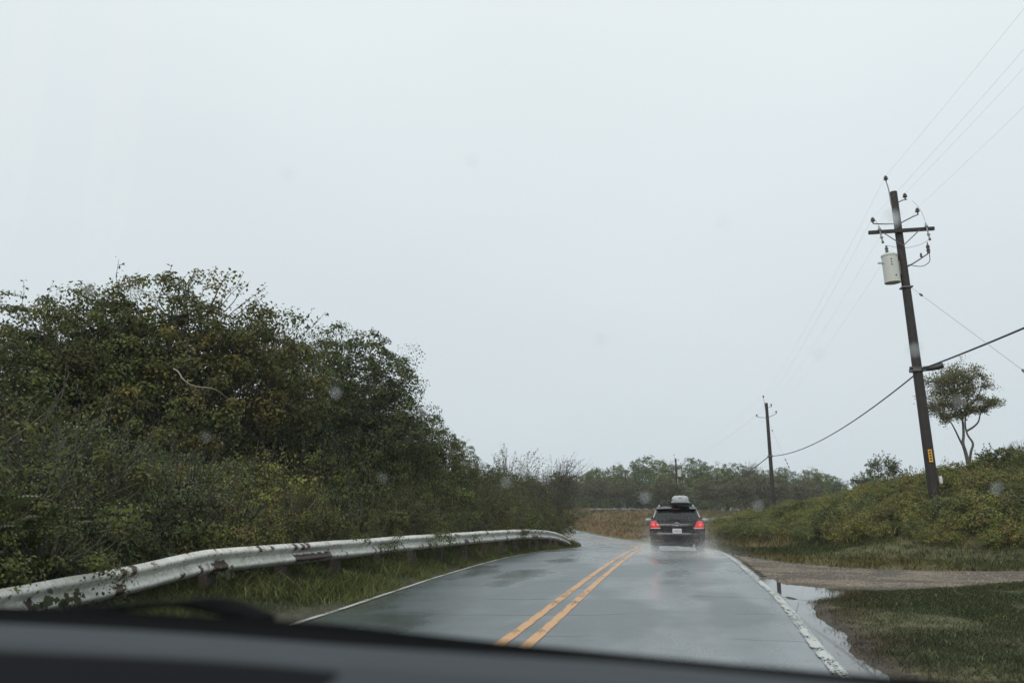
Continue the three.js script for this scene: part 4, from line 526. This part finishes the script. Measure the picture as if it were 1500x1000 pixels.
// ---------------------------------------------------------------- the car ahead
const car = group('suv_car', 5.72, 0.02, -29.1, -HEADING + 0.01); tag(car, 'black station wagon SUV with lit red tail lights and roof box driving ahead', 'car');
{
  const paint = phys(0.007, 0.008, 0.009, 0.4, { specularIntensity: 0.25, clearcoat: 0.6, clearcoatRoughness: 0.08 }), glass = phys(0.012, 0.015, 0.016, 0.04, { ior: 1.5 }), trim = std(0.02, 0.021, 0.022, 0.6), chrome = std(0.6, 0.62, 0.63, 0.2, { metalness: 1 }), tyreM = std(0.018, 0.018, 0.018, 0.85), silver = std(0.5, 0.52, 0.54, 0.3, { metalness: 0.9 });
  const W = table([[0.24, 0.80], [0.34, 0.88], [0.5, 0.93], [0.7, 0.945], [0.88, 0.945], [1.0, 0.92], [1.08, 0.885], [1.2, 0.825], [1.35, 0.755], [1.48, 0.695], [1.56, 0.64], [1.6, 0.56]]), ZR = table([[0.24, -0.14], [0.34, -0.02], [0.5, 0.02], [0.62, 0.01], [0.66, -0.05], [0.8, -0.06], [0.95, -0.07], [1.03, -0.12], [1.08, -0.17], [1.2, -0.26], [1.38, -0.42], [1.5, -0.52], [1.56, -0.6], [1.6, -0.72]]), ZF = table([[0.24, -4.6], [0.4, -4.78], [0.7, -4.76], [0.85, -4.66], [0.95, -4.3], [1.03, -3.7], [1.08, -3.5], [1.3, -3.05], [1.5, -2.6], [1.6, -2.2]]);
  const ys = [0.24, 0.3, 0.36, 0.44, 0.52, 0.6, 0.635, 0.66, 0.72, 0.8, 0.88, 0.94, 1.0, 1.05, 1.1, 1.2, 1.3, 1.4, 1.48, 1.53, 1.57, 1.6], cap = (u) => 0.16 * Math.pow(Math.abs(u), 5);
  const R = (u, y, o = 0) => [u * W(y), y + (o ? o * 0.25 : 0), ZR(y) - cap(u) + o];
  const rear = grid(24, ys.length - 1, (u, v, i, j) => R(u * 2 - 1, ys[j])), front = grid(16, ys.length - 1, (u, v, i, j) => [(1 - u * 2) * W(ys[j]), ys[j], ZF(ys[j]) + cap(u * 2 - 1) * 1.5]);
  const side = (s) => grid(20, ys.length - 1, (u, v, i, j) => { const y = ys[j], a = ZR(y) - 0.16, b = ZF(y) + 0.24, t = s > 0 ? u : 1 - u; return [s * (W(y) + 0.02 * Math.sin(Math.PI * t)), y, lerp(a, b, t)]; });
  const roof = grid(12, 12, (u, v) => { const y = 1.6, x = (u * 2 - 1) * 0.56, a = ZR(y) - cap(u * 2 - 1), b = ZF(y) + cap(u * 2 - 1) * 1.5; return [x, y + 0.025 * (1 - (u * 2 - 1) ** 2) * Math.sin(Math.PI * clamp(v, 0.02, 0.98)), lerp(a, b, v)]; });
  mesh('body', join(rear, front, side(1), side(-1), roof, box(1.5, 0.04, 4.2, 0, 0.27, -2.4)), paint, car);
  const patch = (u0, u1, y0, y1, o, n = 12, m = 6, shape) => grid(n, m, (u, v) => { const y = lerp(y0, y1, v); let [a, b] = shape ? shape(v) : [u0, u1]; return R(lerp(a, b, u), y, o); });
  const gl = mesh('rear_window', patch(0, 0, 1.09, 1.44, 0.012, 16, 8, (v) => [-0.86 + 0.03 * v, 0.86 - 0.03 * v]), glass, car);
  mesh('wiper', tube([[-0.25, 1.13], [-0.05, 1.15], [0.12, 1.12], [0.16, 1.08]].map(([x, y]) => V(x, y, ZR(y) + 0.03)), 0.012, 0.014, 5, 10), trim, gl);
  mesh('spoiler', join(grid(16, 4, (u, v) => { const t = u * 2 - 1; return [t * 0.7, 1.5 + 0.07 * v + 0.02 * (1 - t * t), -0.5 + 0.12 * (1 - v) - 0.1 * t ** 4 - 0.12 * v]; }), grid(16, 1, (u, v) => { const t = u * 2 - 1; return [t * 0.7, 1.5 - 0.05 * v + 0.02 * (1 - t * t), -0.38 - 0.1 * t ** 4 - 0.05 * v]; })), paint, car);
  mesh('brake_light', box(0.3, 0.02, 0.015, 0, 1.5, -0.372), std(0.15, 0.01, 0.01, 0.3), car);
  const bp = mesh('bumper', patch(0, 0, 0.27, 0.615, 0.02, 20, 6, () => [-0.995, 0.995]), phys(0.009, 0.010, 0.011, 0.45, { specularIntensity: 0.4 }), car); mesh('valance', patch(0, 0, 0.25, 0.36, 0.03, 16, 2, () => [-0.72, 0.72]), trim, bp);
  mesh('tailgate', patch(0, 0, 0.645, 1.04, 0.008, 20, 8, (v) => [-0.66 - 0.06 * v, 0.66 + 0.06 * v]), paint, car);
  mesh('chrome_strip', patch(-0.42, 0.42, 0.905, 0.925, 0.022, 12, 1), phys(0.05, 0.05, 0.055, 0.25), car);
  const redLit = new THREE.MeshPhysicalMaterial({ color: lin(0.35, 0.012, 0.016), roughness: 0.12, clearcoat: 1, emissive: lin(0.5, 0.012, 0.02), emissiveIntensity: 0.16 }), bulb = new THREE.MeshStandardMaterial({ color: lin(0.5, 0.05, 0.05), emissive: lin(1, 0.12, 0.1), emissiveIntensity: 0.5, roughness: 0.3 }), clearLens = phys(0.45, 0.42, 0.42, 0.15);
  for (const s of [-1, 1]) {
    const lens = mesh('tail_light', grid(10, 6, (u, v) => { const y = lerp(0.865, 1.1, v), inner = lerp(0.6, 0.8, v), outer = 0.99; const q = R(s * lerp(inner, outer, u), y, 0.02); return q; }), redLit, car);
    const bb = R(s * 0.86, 0.955, 0.035), b = mesh('bulb', new THREE.SphereGeometry(0.05, 14, 10).scale(1.1, 1, 0.35), bulb, lens); b.position.set(...bb);
    mesh('divider', grid(1, 4, (u, v) => R(s * (lerp(0.755, 0.79, v) + u * 0.018), lerp(0.865, 1.08, v), 0.024)), trim, lens);
    mesh('reverse_lens', grid(6, 1, (u, v) => R(s * lerp(0.6, 0.97, u), lerp(0.825, 0.862, v), 0.018)), clearLens, lens);
    const pl = new THREE.PointLight(new THREE.Color(1, 0.06, 0.05), 0.06, 0, 2); pl.position.set(bb[0], bb[1], bb[2] + 0.12); pl.castShadow = true; car.add(pl);
    mesh('reflector', patch(s * 0.55, s * 0.78, 0.425, 0.45, 0.032, 4, 1), phys(0.3, 0.012, 0.016, 0.2), car);
    mesh('side_window', grid(16, 4, (u, v) => { const y = lerp(1.09, 1.47, v), a = ZR(y) - 0.42, b = ZF(y) + 0.3; return [s * (W(y) + 0.026), y, lerp(a, b, u)]; }), glass, car);
    mesh('roof_rail', tube([V(s * 0.57, 1.6, -0.72), V(s * 0.59, 1.635, -0.95), V(s * 0.59, 1.64, -1.5), V(s * 0.58, 1.61, -2.1)], 0.026, 0.026, 8, 16), silver, car);
    mesh('pillar_trim', tube([V(s * 0.8, 1.2, -0.42), V(s * 0.735, 1.36, -0.56), V(s * 0.66, 1.52, -0.72), V(s * 0.6, 1.6, -0.8)], 0.03, 0.03, 6, 10), phys(0.3, 0.31, 0.32, 0.25, { clearcoat: 1 }), car);
    const mi = mesh('mirror', new THREE.SphereGeometry(0.12, 16, 10).scale(1.15, 0.75, 0.55).translate(s * 1.06, 1.1, -2.95), phys(0.25, 0.28, 0.3, 0.2), car); mesh('mirror_arm', box(0.16, 0.05, 0.08, s * 0.96, 1.06, -3.0), trim, mi);
    for (const z of [-1.0, -3.78]) { const wh = mesh('wheel', new THREE.CylinderGeometry(0.2, 0.2, 0.18, 18).rotateZ(Math.PI / 2).translate(s * 0.82, 0.33, z), silver, car); mesh('tyre', new THREE.LatheGeometry([[0.22, -0.11], [0.33, -0.115], [0.355, -0.09], [0.36, 0], [0.355, 0.09], [0.33, 0.115], [0.22, 0.11]].map(([a, b]) => new THREE.Vector2(a, b)), 32).rotateZ(Math.PI / 2).translate(s * 0.82, 0.33, z), tyreM, wh); mesh('mud_flap', box(0.24, 0.26, 0.01, s * 0.81, 0.3, z + 0.42), trim, wh); }
  }
  const plate = mesh('license_plate', box(0.305, 0.155, 0.012, 0.0, 0.755, -0.025), std(0.72, 0.74, 0.75, 0.4), car);
  for (let i = 0; i < 6; i++) mesh('plate_mark', box(0.022, 0.065, 0.004, -0.105 + 0.042 * i, 0.748, -0.017), std(0.12, 0.16, 0.18, 0.5), plate); mesh('plate_mark', box(0.2, 0.015, 0.004, 0, 0.805, -0.017), std(0.35, 0.4, 0.45, 0.5), plate);
  const em = mesh('emblem', join(new THREE.TorusGeometry(0.075, 0.01, 8, 28).scale(1, 0.68, 1), new THREE.TorusGeometry(0.04, 0.008, 8, 24).scale(0.6, 1.2, 1), new THREE.TorusGeometry(0.05, 0.008, 8, 24).scale(1, 0.42, 1).translate(0, 0.028, 0)), chrome, car); em.position.set(0, 0.985, -0.055);
  const font = await new FontLoader().loadAsync('fonts/droid/droid_sans_bold.typeface.json');
  'VENZA'.split('').forEach((ch, i) => { const t = mesh('letter', new TextGeometry(ch, { font, size: 0.042, depth: 0.006 }), chrome, car); t.position.set(-0.16 + i * 0.068, 0.92 - 0.0, -0.045); });
  mesh('exhaust', cyl(0.035, 0.035, 0.2, 12).rotateX(Math.PI / 2).translate(0.55, 0.27, -0.05), silver, car);
  for (const z of [-0.95, -1.85]) { const cb = mesh('crossbar', box(1.12, 0.035, 0.07, 0, 1.665, z), trim, car); for (const s of [-1, 1]) mesh('crossbar_foot', box(0.08, 0.06, 0.1, s * 0.55, 1.65, z), trim, cb); }
  const bm = mesh('bike_mount', join(box(0.09, 0.08, 0.12, -0.2, 1.71, -0.95), cyl(0.03, 0.03, 0.16, 8).rotateZ(1.57).translate(-0.2, 1.76, -0.95), box(0.05, 0.05, 1.0, -0.2, 1.7, -1.4)), trim, car);
  mesh('antenna', cyl(0.03, 0.005, 0.06, 8, 0, 1.65, -1.0), trim, car);
}
{ // roof cargo box
  const b = group('roof_box', 5.72, 0.02, -29.1, -HEADING + 0.01); tag(b, 'silver grey cargo box strapped on the roof of the black car', 'roof box');
  const sec = (s, n = 28) => Array.from({ length: n + 1 }, (_, i) => { const a = i / n * Math.PI, x = Math.cos(a), y = Math.sin(a); return [Math.sign(x) * Math.pow(Math.abs(x), 0.45) * 0.3 * s, Math.pow(y, 0.6) * 0.27 * s]; });
  const zs = [[-0.42, 0.0], [-0.425, 0.55], [-0.46, 0.82], [-0.55, 0.95], [-0.9, 1.02], [-1.5, 1.0], [-2.1, 0.88], [-2.35, 0.6], [-2.42, 0.0]];
  const lid = grid(28, zs.length - 1, (u, v, i, j) => { const [x, y] = sec(zs[j][1])[i], sx = zs[j][1] ? 1 : 1; return [x * sx * (zs[j][1] ? Math.min(1, 0.92 + 0.1 * zs[j][1]) / zs[j][1] * Math.pow(zs[j][1], 0.4) : 0) + 0.16, 1.735 + y * 0.9, zs[j][0]]; });
  mesh('lid', lid, phys(0.3, 0.325, 0.35, 0.35, { clearcoat: 0.4 }), b);
  const baseShape = new THREE.Shape(); baseShape.moveTo(-0.31, 0); baseShape.lineTo(0.31, 0); baseShape.lineTo(0.27, -0.07); baseShape.lineTo(-0.27, -0.07); baseShape.closePath();
  mesh('tray', new THREE.ExtrudeGeometry(baseShape, { depth: 1.96, bevelEnabled: false }).translate(0.16, 1.75, -2.4), std(0.022, 0.024, 0.027, 0.6), b);
  mesh('rim', new THREE.ExtrudeGeometry((() => { const s = new THREE.Shape(); s.moveTo(-0.325, 0); s.lineTo(0.325, 0); s.lineTo(0.315, 0.035); s.lineTo(-0.315, 0.035); s.closePath(); return s; })(), { depth: 1.95, bevelEnabled: false }).translate(0.16, 1.728, -2.38), phys(0.4, 0.43, 0.46, 0.3), b);
  mesh('lettering', box(0.14, 0.028, 0.006, 0.16, 1.88, -0.43), std(0.06, 0.07, 0.08, 0.5), b); for (const s of [-1, 1]) mesh('badge', box(0.09, 0.03, 0.006, 0.16 + s * 0.18, 1.86, -0.44), std(0.1, 0.11, 0.12, 0.5), b);
}
{ // fine spray thrown up by the tyres
  const r = rngOf(400), N = 90000, im = new THREE.InstancedMesh(new THREE.OctahedronGeometry(1, 0), std(0.85, 0.87, 0.88, 0.4), N), m = new THREE.Matrix4(), q = new THREE.Quaternion(); car.updateMatrixWorld(true);
  for (let k = 0; k < N; k++) { const wheel = r() < 0.8, s = r() < 0.5 ? -1 : 1, z = -0.6 + 5.5 * Math.pow(r(), 1.6), spread = 0.14 + 0.12 * Math.max(0, z + 0.6), x = wheel ? s * 0.84 + gauss(r) * spread + s * 0.1 * r() : (r() * 2 - 1) * 1.25, y = 0.01 + (0.1 + 0.26 * Math.exp(-Math.max(0, z) * 0.35)) * -Math.log(1 - 0.98 * r()), p = V(x, y, z).applyMatrix4(car.matrixWorld), sc = 0.0012 + 0.0022 * r(); m.compose(p, q, V(sc, sc, sc)); im.setMatrixAt(k, m); }
  im.name = 'tyre_spray'; tag(im, 'fine white water spray thrown up behind the tyres of the black car', 'spray', null, 'stuff'); scene.add(im);
}

// ---------------------------------------------------------------- inside of the car the view is taken from
{
  const g = group('car_interior', 0, EYE, 0, -HEADING); tag(g, 'dark dashboard and windscreen base of the car the view is taken from', 'dashboard');
  const loft = (curves, n = 60) => { const cs = curves.map((c) => new THREE.CatmullRomCurve3(c.map(([x, y, f]) => V(x, y, -f)))); return grid(n, (cs.length - 1) * 3, (u, v) => { const k = v * (cs.length - 1), i = Math.min(cs.length - 2, Math.floor(k)), a = cs[i].getPoint(u), b = cs[i + 1].getPoint(u); const q = a.lerp(b, k - i); return [q.x, q.y, q.z]; }); };
  const cowl = [[-1.1, -0.121], [-0.912, -0.119], [-0.755, -0.12], [-0.654, -0.123], [-0.548, -0.126], [-0.437, -0.129], [-0.33, -0.137], [-0.163, -0.148], [-0.006, -0.157], [0.104, -0.163], [0.209, -0.168], [0.5, -0.176], [0.9, -0.19]], at3 = (c, f, dy = 0, k = 1) => c.map(([x, y]) => [x * k, y + dy, f]);
  const ridge = [[-1.0, -0.112], [-0.727, -0.112], [-0.522, -0.116], [-0.334, -0.123], [-0.196, -0.127], [-0.067, -0.13], [0.054, -0.136], [0.3, -0.15], [0.8, -0.17]];
  mesh('cowl', loft([at3(cowl, 1.02, -0.25), at3(cowl, 1.01, -0.01), at3(cowl, 1.0), at3(cowl, 0.985, -0.008), at3(ridge, 0.83, -0.012, 1.03)]), phys(0.006, 0.0068, 0.0072, 1, { specularIntensity: 0.04 }), g);
  mesh('dash_pad', loft([at3(ridge, 0.835, -0.02, 1.03), at3(ridge, 0.81, -0.002), at3(ridge, 0.785, 0.0), at3(ridge, 0.755, -0.006), at3(ridge, 0.72, -0.0055, 0.93), at3(ridge, 0.712, -0.02, 0.92)]), phys(0.05, 0.058, 0.066, 0.8, { specularIntensity: 0.3 }), g);
  mesh('dash_top', loft([at3([[-0.29, -0.126], [-0.15, -0.132], [0.0, -0.138], [0.2, -0.15], [0.8, -0.175]], 0.722, -0.001), at3([[-0.285, -0.132], [-0.15, -0.138], [0.0, -0.145], [0.2, -0.158], [0.8, -0.185]], 0.66), at3([[-0.31, -0.15], [-0.16, -0.15], [0, -0.155], [0.2, -0.165], [0.8, -0.19]], 0.5), at3([[-0.3, -0.4], [-0.16, -0.4], [0, -0.4], [0.2, -0.4], [0.8, -0.4]], 0.45)]), phys(0.04, 0.047, 0.053, 0.8, { specularIntensity: 0.25 }), g);
  mesh('instrument_recess', loft([at3([[-0.95, -0.125], [-0.6, -0.126], [-0.4, -0.128], [-0.3, -0.132]], 0.713), at3([[-0.95, -0.16], [-0.6, -0.16], [-0.4, -0.16], [-0.29, -0.16]], 0.69), at3([[-0.9, -0.175], [-0.6, -0.175], [-0.4, -0.175], [-0.29, -0.175]], 0.5)]), phys(0.012, 0.0135, 0.016, 0.9, { specularIntensity: 0.15 }), g);
  mesh('wiper_arm', tube([[-0.86, -0.128], [-0.78, -0.1245], [-0.71, -0.1185], [-0.657, -0.117], [-0.6, -0.122], [-0.545, -0.138]].map(([x, y]) => V(x, y, -1.06)), (t) => 0.0045 + 0.008 * smooth(0.45, 0.75, t), 0, 10, 24), phys(0.006, 0.0068, 0.007, 0.8, { specularIntensity: 0.1 }), g);
}
{
  const g = scene.getObjectByName('car_interior');
  const W = (x, t) => V(x, lerp(-0.2, 0.62, t), -lerp(1.12, 0.3, t) + 0.1 * (x + 0.1) ** 2);
  const pane = mesh('windscreen', grid(24, 16, (u, v) => { const q = W(lerp(-1.1, 0.85, u), v); return [q.x, q.y, q.z]; }), new THREE.MeshPhysicalMaterial({ color: lin(0.985, 0.99, 0.988), roughness: 0, transmission: 1, thickness: 0, ior: 1.5, specularIntensity: 0.35 }), g);
  const drop = new THREE.SphereGeometry(1, 14, 10), wet = new THREE.MeshPhysicalMaterial({ color: lin(1, 1, 1), roughness: 0.02, transmission: 1, thickness: 0.004, ior: 1.33 });
  const q = new THREE.Quaternion().setFromUnitVectors(V(0, 0, 1), V(0, 1, -1).normalize());
  const spots = [[-0.038, 0.269, 0.0042], [-0.259, 0.374, 0.004], [-0.52, 0.506, 0.005], [-0.564, 0.51, 0.004], [-0.347, 0.398, 0.004], [0.208, 0.42, 0.004], [0.177, 0.532, 0.005], [-0.164, 0.302, 0.0036], [-0.186, 0.289, 0.0038], [-0.324, 0.295, 0.003], [0.078, 0.258, 0.0034], [0.298, 0.277, 0.004], [0.251, 0.368, 0.003], [-0.511, 0.349, 0.0032], [-0.163, 0.601, 0.0026], [0.044, 0.537, 0.0024], [-0.329, 0.601, 0.0024], [-0.069, 0.442, 0.0022], [0.128, 0.419, 0.0022]];
  for (const [x, t, s] of spots) { const m = mesh('raindrop', drop, wet, pane), p = W(x, t); m.position.copy(p).add(V(0, 0.001, -0.001)); m.quaternion.copy(q); m.scale.set(s * 0.85, s * 0.98, s * 0.4); }
}

renderer.render(scene, camera);
